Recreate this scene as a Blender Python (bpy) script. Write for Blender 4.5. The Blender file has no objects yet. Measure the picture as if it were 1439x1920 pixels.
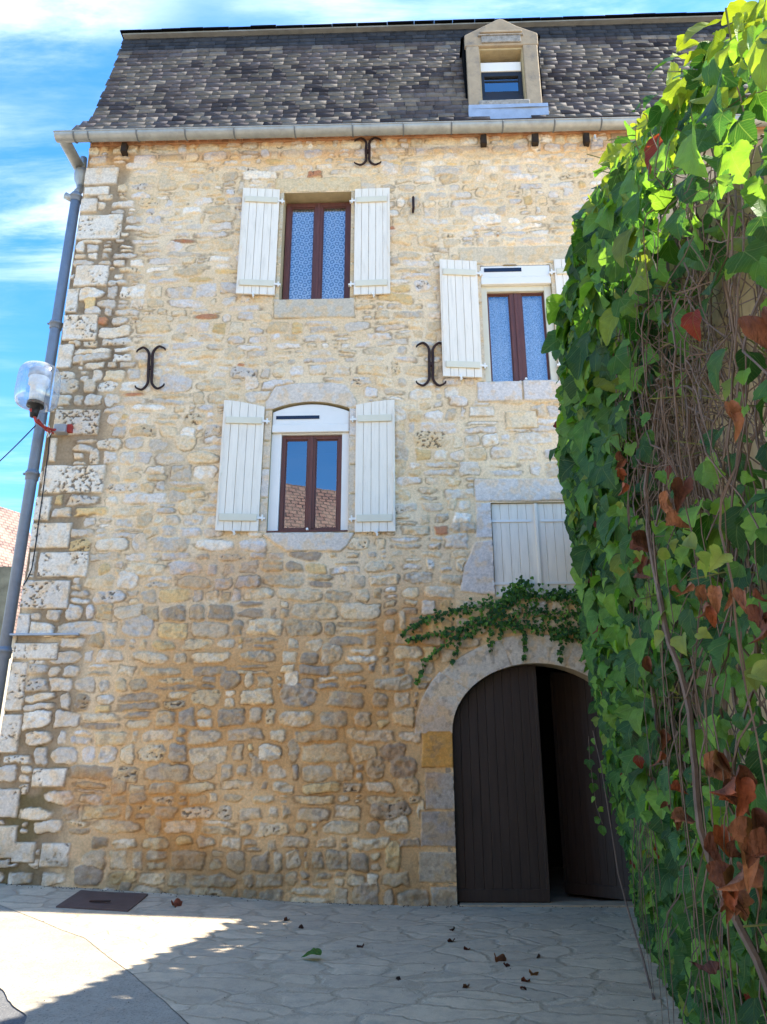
import bpy, math, random
import numpy as np
from math import radians as R_, sin, cos, pi
from mathutils import Vector, Matrix

random.seed(7); rng = np.random.default_rng(7)
S = bpy.context.scene
COL = S.collection

# ------------------------------------------------------------------ camera
F_PX, DIST, EYE = 1450.0, 10.6, 1.52
_p, _y, _r = (R_(18.808), R_(-1.777), R_(-0.1206))
FW = np.array([sin(_y)*cos(_p), cos(_y)*cos(_p), sin(_p)])
_ri = np.array([cos(_y), -sin(_y), 0.0]); _up = np.cross(_ri, FW)
RI = cos(_r)*_ri + sin(_r)*_up; UP = -sin(_r)*_ri + cos(_r)*_up
CAM = np.array([0.0, -DIST, EYE])
cd = bpy.data.cameras.new('camera'); co = bpy.data.objects.new('camera', cd); COL.objects.link(co)
m = Matrix(((RI[0], UP[0], -FW[0], CAM[0]), (RI[1], UP[1], -FW[1], CAM[1]), (RI[2], UP[2], -FW[2], CAM[2]), (0, 0, 0, 1)))
co.matrix_world = m
cd.sensor_fit = 'VERTICAL'; cd.sensor_height = 36.0; cd.lens = 36.0*F_PX/1920.0
cd.clip_start = 0.05; cd.clip_end = 500
S.camera = co

def at(px, py, Y=0.0):
    """measured picture position -> world position on the vertical plane y = Y"""
    d = FW + RI*(px-719.5)/F_PX - UP*(py-960)/F_PX
    return CAM + d*((Y+DIST)/d[1])

# ------------------------------------------------------------------ light
SUN = np.array([0.80, 0.062, 1.0]); SUN /= np.linalg.norm(SUN)
EL = math.asin(SUN[2]); ROT = math.atan2(SUN[0], SUN[1])
W = bpy.data.worlds.new('World'); S.world = W; W.use_nodes = True
nt = W.node_tree; N = nt.nodes; L = nt.links
bg = N['Background']; sky = N.new('ShaderNodeTexSky'); sky.sky_type = 'NISHITA'
sky.sun_disc = False; sky.sun_elevation = EL; sky.sun_rotation = ROT
sky.altitude = 200; sky.air_density = 1.0; sky.dust_density = 0.3; sky.ozone_density = 3.0
SKY_STRENGTH = 0.13
tc = N.new('ShaderNodeTexCoord')
sx = N.new('ShaderNodeSeparateXYZ'); L.new(tc.outputs['Generated'], sx.inputs[0])
def wmath(op, a, b=None, c=None):
    n = N.new('ShaderNodeMath'); n.operation = op
    for i, v in enumerate((a, b, c)):
        if v is None: continue
        if isinstance(v, (int, float)): n.inputs[i].default_value = v
        else: L.new(v, n.inputs[i])
    return n.outputs[0]
zc = wmath('MAXIMUM', sx.outputs[2], 0.08)
cx = N.new('ShaderNodeCombineXYZ'); L.new(wmath('DIVIDE', sx.outputs[0], zc), cx.inputs[0]); L.new(wmath('DIVIDE', sx.outputs[1], zc), cx.inputs[1])
def wmap(scale, rot, loc=(0, 0, 0)):
    mp = N.new('ShaderNodeMapping'); L.new(cx.outputs[0], mp.inputs[0])
    mp.inputs['Scale'].default_value = scale; mp.inputs['Rotation'].default_value = (0, 0, rot); mp.inputs['Location'].default_value = loc
    return mp.outputs[0]
def wnoise(v, sc, det, ro, dist=0.0):
    n = N.new('ShaderNodeTexNoise'); L.new(v, n.inputs['Vector']); n.inputs['Scale'].default_value = sc
    n.inputs['Detail'].default_value = det; n.inputs['Roughness'].default_value = ro; n.inputs['Distortion'].default_value = dist
    return n.outputs['Fac']
def wramp(v, a, b, lo=0.0, hi=1.0):
    n = N.new('ShaderNodeMapRange'); n.interpolation_type = 'SMOOTHSTEP'; L.new(v, n.inputs[0])
    for i, x in enumerate((a, b, lo, hi)): n.inputs[i+1].default_value = x
    return n.outputs[0]
big = wnoise(wmap((1.3, 2.2, 1), 0.5, (3.1, 0.4, 0)), 1.3, 3, 0.5)
str_ = wnoise(wmap((0.8, 3.6, 1), 0.9, (1.7, 5.2, 0)), 2.0, 9, 0.62, 0.35)
fine = wnoise(wmap((1, 1, 1), 0.0, (9, 2, 0)), 9.0, 6, 0.65)
msk = wmath('MULTIPLY', wramp(big, 0.34, 0.66), wramp(wmath('ADD', str_, wmath('MULTIPLY', fine, 0.10)), 0.40, 0.80))
msk = wmath('MULTIPLY', msk, wmath('MULTIPLY', wramp(sx.outputs[2], 0.42, 0.74, 0.25, 1.2), wramp(sx.outputs[1], -0.35, 0.25, 0.25, 1.0)))
msk = wmath('MINIMUM', msk, 0.85)
hs = N.new('ShaderNodeHueSaturation'); L.new(sky.outputs[0], hs.inputs['Color']); hs.inputs['Saturation'].default_value = 1.3; hs.inputs['Value'].default_value = 1.0
mx = N.new('ShaderNodeMix'); mx.data_type = 'RGBA'; L.new(msk, mx.inputs[0]); L.new(hs.outputs[0], mx.inputs[6]); mx.inputs[7].default_value = (3.9, 4.3, 4.9, 1)
L.new(mx.outputs[2], bg.inputs[0]); bg.inputs[1].default_value = SKY_STRENGTH

sd = bpy.data.lights.new('sun', 'SUN'); so = bpy.data.objects.new('sun', sd); COL.objects.link(so)
sd.energy = 4.2; sd.angle = R_(0.53); sd.color = (1.0, 0.93, 0.82)
so.rotation_euler = Vector(SUN).to_track_quat('Z', 'Y').to_euler(); so.location = (20, 2, 25)

vs = S.view_settings; vs.view_transform = 'Standard'; vs.look = 'None'; vs.gamma = 1.0; vs.exposure = 2.0
try: S.cycles.max_bounces = 8; S.cycles.transparent_max_bounces = 12
except Exception: pass

# ------------------------------------------------------------------ helpers
def lin(c):
    c = np.asarray(c, float)/255.0
    return np.where(c <= 0.04045, c/12.92, ((c+0.055)/1.055)**2.4)
def smooth(a, b, x):
    t = np.clip((x-a)/(b-a), 0, 1); return t*t*(3-2*t)
def vnoise(x, z, seed):
    """smooth value noise 0..1"""
    r = np.random.default_rng(seed).random((256, 256))
    xi = np.floor(x).astype(int); zi = np.floor(z).astype(int); fx = x-xi; fz = z-zi
    fx = fx*fx*(3-2*fx); fz = fz*fz*(3-2*fz)
    a = r[xi & 255, zi & 255]; b = r[(xi+1) & 255, zi & 255]; c = r[xi & 255, (zi+1) & 255]; d = r[(xi+1) & 255, (zi+1) & 255]
    return (a*(1-fx)+b*fx)*(1-fz)+(c*(1-fx)+d*fx)*fz
def fbm(x, z, seed, octv=4, gain=0.5):
    s = 0; a = 1; t = 0
    for i in range(octv):
        s = s+a*vnoise(x*2**i+13.7*i, z*2**i+7.3*i, seed+i); t += a; a *= gain
    return s/t

def tag(o, label=None, cat=None, group=None, kind=None):
    if label: o['label'] = label
    if cat: o['category'] = cat
    if group: o['group'] = group
    if kind: o['kind'] = kind
    return o
def empty(name, loc=(0, 0, 0)):
    o = bpy.data.objects.new(name, None); COL.objects.link(o); o.location = loc; o.empty_display_size = 0.2
    return o
def link(name, me, mat, parent=None):
    o = bpy.data.objects.new(name, me); COL.objects.link(o)
    if mat: me.materials.append(mat)
    if parent:
        o.parent = parent
        w = parent_world(parent); o.matrix_parent_inverse = w.inverted()
    return o
def parent_world(p):
    mt = Matrix.Identity(4); q = p
    while q is not None:
        mt = (Matrix.Translation(q.location) @ q.rotation_euler.to_matrix().to_4x4()) @ mt
        if q.parent: mt = q.matrix_parent_inverse @ mt
        q = q.parent
    return mt

def np_mesh(name, V, Fq, mat, parent=None, col=None, uv=None, smooth_=False, extra=None):
    """V (n,3); Fq (m,k) faces of equal size; col (n,3) per-vertex colour; uv (m*k,2)"""
    me = bpy.data.meshes.new(name)
    V = np.asarray(V, np.float32); Fq = np.asarray(Fq, np.int32); nf, k = Fq.shape
    me.vertices.add(len(V)); me.vertices.foreach_set('co', V.ravel())
    me.loops.add(nf*k); me.loops.foreach_set('vertex_index', Fq.ravel())
    me.polygons.add(nf); me.polygons.foreach_set('loop_start', np.arange(0, nf*k, k, dtype=np.int32))
    me.polygons.foreach_set('loop_total', np.full(nf, k, np.int32))
    if smooth_: me.polygons.foreach_set('use_smooth', np.ones(nf, bool))
    me.update(calc_edges=True)
    if col is not None:
        a = me.attributes.new('tint', 'FLOAT_COLOR', 'POINT'); c4 = np.ones((len(V), 4), np.float32); c4[:, :3] = col
        a.data.foreach_set('color', c4.ravel())
    if extra is not None:
        for nm, arr in extra.items():
            a = me.attributes.new(nm, 'FLOAT', 'POINT'); a.data.foreach_set('value', np.asarray(arr, np.float32))
    if uv is not None:
        u = me.uv_layers.new(name='UVMap'); u.data.foreach_set('uv', np.asarray(uv, np.float32).ravel())
    me.validate()
    return link(name, me, mat, parent)

class MB:
    def __init__(s): s.v = []; s.f = []
    def add(s, vs_, fs):
        b = len(s.v); s.v += [tuple(map(float, p)) for p in vs_]; s.f += [tuple(b+i for i in f) for f in fs]; return s
    def box(s, x0, x1, y0, y1, z0, z1):
        return s.add([(x0, y0, z0), (x1, y0, z0), (x1, y1, z0), (x0, y1, z0), (x0, y0, z1), (x1, y0, z1), (x1, y1, z1), (x0, y1, z1)],
                     [(0, 3, 2, 1), (4, 5, 6, 7), (0, 1, 5, 4), (1, 2, 6, 5), (2, 3, 7, 6), (3, 0, 4, 7)])
    def prism(s, poly, y0, y1):
        """poly: (x,z) counter-clockwise seen from -Y"""
        n = len(poly)
        v = [(x, y0, z) for x, z in poly]+[(x, y1, z) for x, z in poly]
        f = [tuple(range(n)), tuple(range(2*n-1, n-1, -1))]
        for i in range(n): j = (i+1) % n; f.append((j, i, n+i, n+j))
        return s.add(v, f)
    def tube(s, pts, r, n=8, cap=True):
        pts = [Vector(p) for p in pts]; rr = r if isinstance(r, (list, tuple)) else [r]*len(pts)
        V = []; up = Vector((0.13, 0.31, 0.94))
        prev = None
        for i, p in enumerate(pts):
            t = (pts[min(i+1, len(pts)-1)]-pts[max(i-1, 0)]).normalized()
            if prev is None: a = t.cross(up).normalized() if abs(t.dot(up)) < .98 else t.cross(Vector((1, 0, 0))).normalized()
            else: a = (prev-t*prev.dot(t)).normalized()
            prev = a; b = t.cross(a)
            V += [p+(a*cos(2*pi*k/n)+b*sin(2*pi*k/n))*rr[i] for k in range(n)]
        F = [(i*n+k, i*n+(k+1) % n, (i+1)*n+(k+1) % n, (i+1)*n+k) for i in range(len(pts)-1) for k in range(n)]
        if cap: F += [tuple(range(n-1, -1, -1)), tuple((len(pts)-1)*n+k for k in range(n))]
        return s.add(V, F)
    def lathe(s, prof, c, n=32, cap=False):
        """prof: (r,z) ; axis z through c"""
        V = [(c[0]+r*cos(2*pi*k/n), c[1]+r*sin(2*pi*k/n), c[2]+z) for r, z in prof for k in range(n)]
        F = [(i*n+k, i*n+(k+1) % n, (i+1)*n+(k+1) % n, (i+1)*n+k) for i in range(len(prof)-1) for k in range(n)]
        if cap: F += [tuple(range(n-1, -1, -1)), tuple((len(prof)-1)*n+k for k in range(n))]
        return s.add(V, F)
    def build(s, name, mat, parent=None, smooth_=False, bevel=0.0, loc=None):
        me = bpy.data.meshes.new(name)
        if loc is not None: v = [(a-loc[0], b-loc[1], c-loc[2]) for a, b, c in s.v]
        else: v = s.v
        me.from_pydata(v, [], s.f); me.update()
        if smooth_: me.polygons.foreach_set('use_smooth', [True]*len(me.polygons))
        o = link(name, me, mat, parent)
        if loc is not None: o.location = loc
        if bevel:
            b = o.modifiers.new('bevel', 'BEVEL'); b.width = bevel; b.segments = 2; b.limit_method = 'ANGLE'; b.angle_limit = R_(40)
        return o

# ------------------------------------------------------------------ materials
def mat_new(name):
    mt = bpy.data.materials.new(name); mt.use_nodes = True
    n = mt.node_tree.nodes; return mt, n, mt.node_tree.links, n['Principled BSDF']
def n_noise(n, l, sc, det=5, ro=0.6, vec=None, dist=0.0):
    t = n.new('ShaderNodeTexNoise'); t.inputs['Scale'].default_value = sc; t.inputs['Detail'].default_value = det
    t.inputs['Roughness'].default_value = ro; t.inputs['Distortion'].default_value = dist
    if vec: l.new(vec, t.inputs['Vector'])
    return t.outputs['Fac']
def n_range(n, l, v, a, b, lo, hi):
    t = n.new('ShaderNodeMapRange'); l.new(v, t.inputs[0])
    for i, x in enumerate((a, b, lo, hi)): t.inputs[i+1].default_value = x
    return t.outputs[0]
def n_mix(n, l, fac, a, b, mode='MIX'):
    t = n.new('ShaderNodeMix'); t.data_type = 'RGBA'; t.blend_type = mode
    for i, x in ((0, fac), (6, a), (7, b)):
        if isinstance(x, (int, float)): t.inputs[i].default_value = x
        elif isinstance(x, (tuple, list)): t.inputs[i].default_value = (*x[:3], 1)
        else: l.new(x, t.inputs[i])
    return t.outputs[2]
def n_math(n, l, op, a, b=None, c=None):
    t = n.new('ShaderNodeMath'); t.operation = op
    for i, v in enumerate((a, b, c)):
        if v is None: continue
        if isinstance(v, (int, float)): t.inputs[i].default_value = v
        else: l.new(v, t.inputs[i])
    return t.outputs[0]
def n_bump(n, l, h, strength, dist, bs, prev=None):
    b = n.new('ShaderNodeBump'); b.inputs['Strength'].default_value = strength; b.inputs['Distance'].default_value = dist
    l.new(h, b.inputs['Height'])
    if prev: l.new(prev, b.inputs['Normal'])
    if bs: l.new(b.outputs[0], bs.inputs['Normal'])
    return b.outputs[0]
def n_obj(n, l, scale=(1, 1, 1), rot=(0, 0, 0)):
    t = n.new('ShaderNodeTexCoord'); mp = n.new('ShaderNodeMapping'); l.new(t.outputs['Object'], mp.inputs[0])
    mp.inputs['Scale'].default_value = scale; mp.inputs['Rotation'].default_value = rot
    return mp.outputs[0]

def simple(name, rgb, rough=0.7, var=0.12, nscale=6.0, bump=0.15, metal=0.0, spec=0.3, stretch=(1, 1, 1), dirt=None, dirt_amt=0.0, bscale=60.0):
    """base colour (linear) broken up by noise, with optional dirt patches"""
    mt, n, l, b = mat_new(name)
    v = n_obj(n, l, stretch)
    f1 = n_noise(n, l, nscale, 6, 0.65, v)
    lo = tuple(max(0, c*(1-var)) for c in rgb); hi = tuple(min(1, c*(1+var)) for c in rgb)
    c = n_mix(n, l, n_range(n, l, f1, 0.3, 0.7, 0, 1), lo, hi)
    if dirt:
        f2 = n_noise(n, l, nscale*0.6+1.3, 8, 0.7, v)
        c = n_mix(n, l, n_range(n, l, f2, 0.52, 0.72, 0, dirt_amt), c, dirt)
    l.new(c, b.inputs['Base Color']); b.inputs['Roughness'].default_value = rough; b.inputs['Metallic'].default_value = metal
    b.inputs['Specular IOR Level'].default_value = spec
    if bump: n_bump(n, l, n_noise(n, l, bscale, 5, 0.6, v), bump, 0.01, b)
    return mt

def tinted(name, rough=0.9, grain=(0.80, 1.15), nscale=25.0, bump=0.6, bdist=0.012, bscale=45.0, spec=0.15, fine=180.0):
    mt, n, l, b = mat_new(name)
    a = n.new('ShaderNodeAttribute'); a.attribute_name = 'tint'
    v = n_obj(n, l)
    f = n_noise(n, l, nscale, 7, 0.7, v)
    g = n_range(n, l, f, 0.3, 0.7, grain[0], grain[1])
    f3 = n_noise(n, l, fine, 3, 0.6, v)
    g2 = n_math(n, l, 'MULTIPLY', g, n_range(n, l, f3, 0.3, 0.7, 0.9, 1.1))
    cmb = n.new('ShaderNodeVectorMath'); cmb.operation = 'SCALE'; l.new(a.outputs['Color'], cmb.inputs[0]); l.new(g2, cmb.inputs['Scale'])
    l.new(cmb.outputs[0], b.inputs['Base Color']); b.inputs['Roughness'].default_value = rough
    b.inputs['Specular IOR Level'].default_value = spec
    nb = n_bump(n, l, n_noise(n, l, bscale, 8, 0.72, v), bump, bdist, None)
    n_bump(n, l, f3, 0.35, 0.004, b, nb)
    return mt

M = {}
M['masonry'] = tinted('masonry', grain=(.78, 1.2), nscale=30, bump=.85, bdist=.014, bscale=38)
M['slate'] = tinted('slate', rough=0.85, grain=(0.78, 1.2), nscale=9, bump=0.2, bdist=0.002, bscale=30, spec=0.12)
M['white'] = simple('white_paint', (0.84, 0.75, 0.61), 0.55, 0.05, 3, 0.12, spec=0.35, stretch=(6, 6, 0.6), dirt=(0.56, 0.49, 0.37), dirt_amt=0.55, bscale=20)
M['cream'] = simple('cream_paint', (0.70, 0.64, 0.48), 0.5, 0.05, 4, 0.08, spec=0.35)
M['pvc'] = simple('white_plastic', (0.80, 0.76, 0.68), 0.35, 0.03, 3, 0.0, spec=0.4)
M['brownwood'] = simple('red_brown_wood', (0.125, 0.042, 0.026), 0.42, 0.25, 5, 0.15, spec=0.4, stretch=(8, 8, 0.7), bscale=25)
M['darkframe'] = simple('dark_frame', (0.02, 0.02, 0.022), 0.4, 0.1, 5, 0.05)
M['solar'] = simple('solar_strip', (0.012, 0.014, 0.03), 0.2, 0.1, 5, 0.0, spec=0.5)
M['door'] = simple('brown_door_paint', (0.044, 0.029, 0.023), 0.55, 0.22, 3, 0.25, spec=0.3, stretch=(9, 9, 0.5), dirt=(0.06, 0.04, 0.03), dirt_amt=0.4, bscale=18)
M['zinc'] = simple('zinc', (0.36, 0.36, 0.33), 0.45, 0.18, 5, 0.1, metal=0.35, spec=0.5, dirt=(0.24, 0.23, 0.20), dirt_amt=0.5)
M['bracket'] = simple('dull_zinc', (0.15, 0.15, 0.14), 0.6, 0.2, 8, 0.1)
M['zincwhite'] = simple('pale_zinc', (0.36, 0.40, 0.46), 0.45, 0.15, 6, 0.1, metal=0.25, spec=0.5)
M['pipe'] = simple('grey_pipe', (0.18, 0.205, 0.24), 0.45, 0.12, 5, 0.05, spec=0.45, dirt=(0.11, 0.11, 0.12), dirt_amt=0.4)
M['iron'] = simple('rusty_iron', (0.030, 0.015, 0.012), 0.75, 0.4, 18, 0.5, spec=0.3, dirt=(0.09, 0.03, 0.016), dirt_amt=0.6)
M['plate'] = simple('rusty_plate', (0.105, 0.066, 0.055), 0.7, 0.2, 7, 0.3, spec=0.3, dirt=(0.09, 0.05, 0.035), dirt_amt=0.6)
M['terracotta'] = simple('terracotta', (0.46, 0.23, 0.11), 0.9, 0.3, 6, 0.6, dirt=(0.52, 0.37, 0.21), dirt_amt=0.95)
M['beam'] = simple('old_beam', (0.042, 0.028, 0.018), 0.9, 0.35, 14, 0.5, stretch=(3, 3, 1))
M['black'] = simple('black_plastic', (0.015, 0.015, 0.016), 0.4, 0.1, 5, 0.0)
M['red'] = simple('red_strap', (0.36, 0.04, 0.03), 0.5, 0.15, 8, 0.1)
M['greymetal'] = simple('grey_metal', (0.38, 0.39, 0.40), 0.4, 0.08, 5, 0.05, metal=0.4)
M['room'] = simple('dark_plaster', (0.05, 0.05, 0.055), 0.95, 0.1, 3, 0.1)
M['whitepart'] = simple('lamp_reflector', (0.75, 0.76, 0.76), 0.4, 0.04, 4, 0.0)
M['plaster'] = simple('tan_plaster', (0.50, 0.37, 0.21), 0.95, 0.22, 4, 0.7, dirt=(0.20, 0.15, 0.09), dirt_amt=0.7, bscale=22)
M['concrete'] = None

def dress_mat(name, rgb, dirt, amt):
    return simple(name, rgb, 0.9, 0.15, 5, 0.55, dirt=dirt, dirt_amt=amt, bscale=28)
M['dressed'] = dress_mat('dressed_limestone', (0.40, 0.30, 0.19), (0.22, 0.18, 0.13), 0.8)
M['reveal'] = dress_mat('reveal_limestone', (0.46, 0.36, 0.20), (0.34, 0.27, 0.16), 0.6)

def glass_mat(name, base, tint=(0.9, 0.93, 0.96)):
    mt, n, l, b = mat_new(name)
    n.remove(b); out = n['Material Output']
    tr = n.new('ShaderNodeBsdfTransparent'); tr.inputs[0].default_value = (*tint, 1)
    gl = n.new('ShaderNodeBsdfGlossy'); gl.inputs['Roughness'].default_value = 0.012; gl.inputs[0].default_value = (0.85, 0.92, 1.0, 1)
    fr = n.new('ShaderNodeFresnel'); fr.inputs[0].default_value = 1.5
    fac = n_math(n, l, 'MINIMUM', n_math(n, l, 'MULTIPLY_ADD', fr.outputs[0], 2.0, base), 1.0)
    mxs = n.new('ShaderNodeMixShader'); l.new(fac, mxs.inputs[0]); l.new(tr.outputs[0], mxs.inputs[1]); l.new(gl.outputs[0], mxs.inputs[2])
    l.new(mxs.outputs[0], out.inputs[0])
    bn = n_bump(n, l, n_noise(n, l, 1.6, 2, 0.4, n_obj(n, l)), 0.06, 0.02, None); l.new(bn, gl.inputs['Normal'])
    return mt
M['glass'] = glass_mat('window_glass', 0.16)

def lace_mat(name, kind):
    mt, n, l, b = mat_new(name)
    if kind == 'ogee':
        v = n_obj(n, l, (9.5, 1, 9.5), (0, R_(45), 0))
        vo = n.new('ShaderNodeTexVoronoi'); vo.voronoi_dimensions = '3D'; vo.inputs['Randomness'].default_value = 0.0; vo.inputs['Scale'].default_value = 1.0
        sc = n.new('ShaderNodeVectorMath'); sc.operation = 'MULTIPLY'; l.new(v, sc.inputs[0]); sc.inputs[1].default_value = (1, 0, 1)
        l.new(sc.outputs[0], vo.inputs['Vector'])
        w = n_math(n, l, 'SINE', n_math(n, l, 'MULTIPLY', vo.outputs['Distance'], 16.0))
        f = n_range(n, l, w, -0.1, 0.5, 0.0, 1.0)
        f = n_math(n, l, 'MULTIPLY', f, n_range(n, l, n_noise(n, l, 55, 2, 0.5), 0.3, 0.6, 0.6, 1))
    else:
        f = n_range(n, l, n_noise(n, l, 60, 3, 0.7, n_obj(n, l)), 0.42, 0.6, 0.15, 1.0)
    c = n_mix(n, l, f, (0.22, 0.29, 0.34), (0.84, 0.87, 0.87))
    l.new(c, b.inputs['Base Color']); b.inputs['Roughness'].default_value = 0.9
    return mt
M['lace'] = lace_mat('lace_curtain', 'ogee'); M['net'] = lace_mat('net_curtain', 'fine')

def leaf_mat(name, trans=0.45, veins=True, rough=0.5, bst=0.55, bd=0.008, tone=(.78, 1.2)):
    mt, n, l, b = mat_new(name); out = n['Material Output']
    a = n.new('ShaderNodeAttribute'); a.attribute_name = 'tint'
    c = a.outputs['Color']
    f = n_noise(n, l, 18, 4, 0.6, n_obj(n, l)); s = n.new('ShaderNodeVectorMath'); s.operation = 'SCALE'; l.new(c, s.inputs[0]); l.new(n_range(n, l, f, 0.3, 0.7, *tone), s.inputs['Scale'])
    c = s.outputs[0]
    if veins:
        u = n.new('ShaderNodeUVMap'); sp = n.new('ShaderNodeSeparateXYZ'); l.new(u.outputs[0], sp.inputs[0])
        ax = n_math(n, l, 'ABSOLUTE', sp.outputs[0])
        mid = n_math(n, l, 'SUBTRACT', 1.0, n_range(n, l, ax, 0.0, 0.022, 0, 1))
        sd2 = n_math(n, l, 'ABSOLUTE', n_math(n, l, 'SUBTRACT', n_math(n, l, 'MULTIPLY', ax, 0.86), n_math(n, l, 'MULTIPLY', sp.outputs[1], 0.80)))
        sid = n_math(n, l, 'SUBTRACT', 1.0, n_range(n, l, sd2, 0.0, 0.02, 0, 1))
        w = n_math(n, l, 'SUBTRACT', n_math(n, l, 'MULTIPLY', sp.outputs[1], 9.0), n_math(n, l, 'MULTIPLY', ax, 8.0))
        tri = n_math(n, l, 'ABSOLUTE', n_math(n, l, 'SUBTRACT', n_math(n, l, 'FRACT', w), 0.5))
        small = n_math(n, l, 'MULTIPLY', n_math(n, l, 'SUBTRACT', 1.0, n_range(n, l, tri, 0.0, 0.09, 0, 1)), 0.45)
        vein = n_math(n, l, 'MAXIMUM', n_math(n, l, 'MAXIMUM', mid, sid), small)
        c = n_mix(n, l, n_math(n, l, 'MULTIPLY', vein, 0.38), c, (0.30, 0.42, 0.16))
    l.new(c, b.inputs['Base Color']); b.inputs['Specular IOR Level'].default_value = 0.25
    l.new(n_range(n, l, n_noise(n, l, 30, 3, .5), .3, .7, rough-.12, rough+.15), b.inputs['Roughness'])
    hb = n_noise(n, l, 26, 4, 0.6)
    if veins: hb = n_math(n, l, 'SUBTRACT', hb, n_math(n, l, 'MULTIPLY', vein, 0.5))
    n_bump(n, l, hb, bst, bd, b)
    tb = n.new('ShaderNodeBsdfTranslucent')
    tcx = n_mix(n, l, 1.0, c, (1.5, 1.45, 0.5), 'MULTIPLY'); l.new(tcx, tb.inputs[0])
    ms = n.new('ShaderNodeMixShader'); ms.inputs[0].default_value = trans
    l.new(b.outputs[0], ms.inputs[1]); l.new(tb.outputs[0], ms.inputs[2]); l.new(ms.outputs[0], out.inputs[0])
    return mt
M['leaf'] = leaf_mat('vine_leaf'); M['dryleaf'] = leaf_mat('dry_leaf', 0.15, False, 0.8, 1.0, 0.03, (.45, 1.45))
M['stem'] = simple('vine_stem', (0.16, 0.115, 0.09), 0.85, 0.35, 9, 0.3)
M['greenstem'] = simple('green_stem', (0.16, 0.18, 0.06), 0.7, 0.3, 9, 0.1)

# ------------------------------------------------------------------ ground
def gz(X, Y):
    X = np.asarray(X, float); Y = np.asarray(Y, float)
    b = np.interp(X, [-14, -5.5, -2.5, -1.5, 0, 12], [0.55, 0.25, 0.11, 0.04, 0.0, 0.0])
    return b*np.exp(np.minimum(Y, 0)*0.5)-0.0*Y + 0.008*(fbm(X*0.9, Y*0.9, 91)-0.5)
def sheet(name, xs, ys, mat, dz=0.0, xfun=None, kind='structure'):
    """grid sheet; xfun(y,s) gives x for s in xs"""
    A, B = np.meshgrid(xs, ys)
    X = A if xfun is None else xfun(B, A); Y = B
    Z = gz(X, Y)+dz
    V = np.stack([X.ravel(), Y.ravel(), Z.ravel()], 1); nx, ny = len(xs), len(ys)
    i = (np.arange(ny-1)[:, None]*nx+np.arange(nx-1)[None]).ravel()
    Fq = np.stack([i, i+1, i+nx+1, i+nx], 1)
    o = np_mesh(name, V, Fq, mat, smooth_=True); o['kind'] = kind
    return o

def paving_mat():
    mt, n, l, b = mat_new('crazy_paving')
    v = n_obj(n, l)
    ds = n.new('ShaderNodeTexNoise'); ds.inputs['Scale'].default_value = 2.3; ds.inputs['Detail'].default_value = 5; ds.inputs['Roughness'].default_value = 0.55; l.new(v, ds.inputs['Vector'])
    sb = n.new('ShaderNodeVectorMath'); sb.operation = 'SUBTRACT'; l.new(ds.outputs['Color'], sb.inputs[0]); sb.inputs[1].default_value = (.5, .5, .5)
    sc = n.new('ShaderNodeVectorMath'); sc.operation = 'SCALE'; l.new(sb.outputs[0], sc.inputs[0]); sc.inputs['Scale'].default_value = 0.42
    ad = n.new('ShaderNodeVectorMath'); l.new(v, ad.inputs[0]); l.new(sc.outputs[0], ad.inputs[1])
    mp = n.new('ShaderNodeMapping'); l.new(ad.outputs[0], mp.inputs[0]); mp.inputs['Scale'].default_value = (1.9, 2.9, 0.0); mp.inputs['Rotation'].default_value = (0, 0, 0.5)
    ed = n.new('ShaderNodeTexVoronoi'); ed.feature = 'DISTANCE_TO_EDGE'; ed.inputs['Scale'].default_value = 1.0; l.new(mp.outputs[0], ed.inputs['Vector'])
    cl = n.new('ShaderNodeTexVoronoi'); cl.inputs['Scale'].default_value = 1.0; l.new(mp.outputs[0], cl.inputs['Vector'])
    rg = n_noise(n, l, 14, 5, 0.7, v)
    e = n_math(n, l, 'ADD', ed.outputs['Distance'], n_range(n, l, rg, 0.3, 0.7, -0.022, 0.022))
    stone = n_range(n, l, e, 0.030, 0.060, 0, 1)
    sep = n.new('ShaderNodeSeparateColor'); l.new(cl.outputs['Color'], sep.inputs[0])
    c = n_mix(n, l, sep.outputs[0], (0.48, 0.39, 0.275), (0.68, 0.545, 0.37))
    c = n_mix(n, l, n_math(n, l, 'MULTIPLY', sep.outputs[1], 0.5), c, (0.56, 0.44, 0.29))
    mott = n_noise(n, l, 5.5, 8, 0.75, v); c = n_mix(n, l, n_range(n, l, mott, 0.45, 0.72, 0, 0.6), c, (0.23, 0.20, 0.165))
    jc = n_mix(n, l, n_range(n, l, n_noise(n, l, 3.0, 6, 0.7, v), 0.4, 0.6, 0, 1), (0.48, 0.385, 0.26), (0.40, 0.32, 0.215))
    jc = n_mix(n, l, n_range(n, l, n_noise(n, l, 1.2, 6, 0.7, v), 0.5, 0.66, 0, 0.75), jc, (0.42, 0.37, 0.29))
    stone = n_math(n, l, 'MULTIPLY', stone, n_range(n, l, n_noise(n, l, 1.7, 7, 0.7, v), 0.55, 0.64, 1.0, 0.15))
    c = n_mix(n, l, stone, jc, c)
    gr = n_noise(n, l, 120, 4, 0.7, v); c = n_mix(n, l, n_range(n, l, gr, 0.35, 0.65, 0.0, 0.22), c, (0.2, 0.17, 0.14))
    l.new(c, b.inputs['Base Color']); b.inputs['Roughness'].default_value = 0.8; b.inputs['Specular IOR Level'].default_value = 0.25
    h = n_math(n, l, 'ADD', n_range(n, l, e, 0.015, 0.075, 0, 1), n_math(n, l, 'MULTIPLY', n_noise(n, l, 9, 7, 0.7, v), 0.9))
    h = n_math(n, l, 'ADD', h, n_math(n, l, 'MULTIPLY', sep.outputs[2], 0.4))
    nb = n_bump(n, l, h, 0.8, 0.012, None); n_bump(n, l, gr, 0.3, 0.003, b, nb)
    return mt
M['paving'] = paving_mat()
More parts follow.
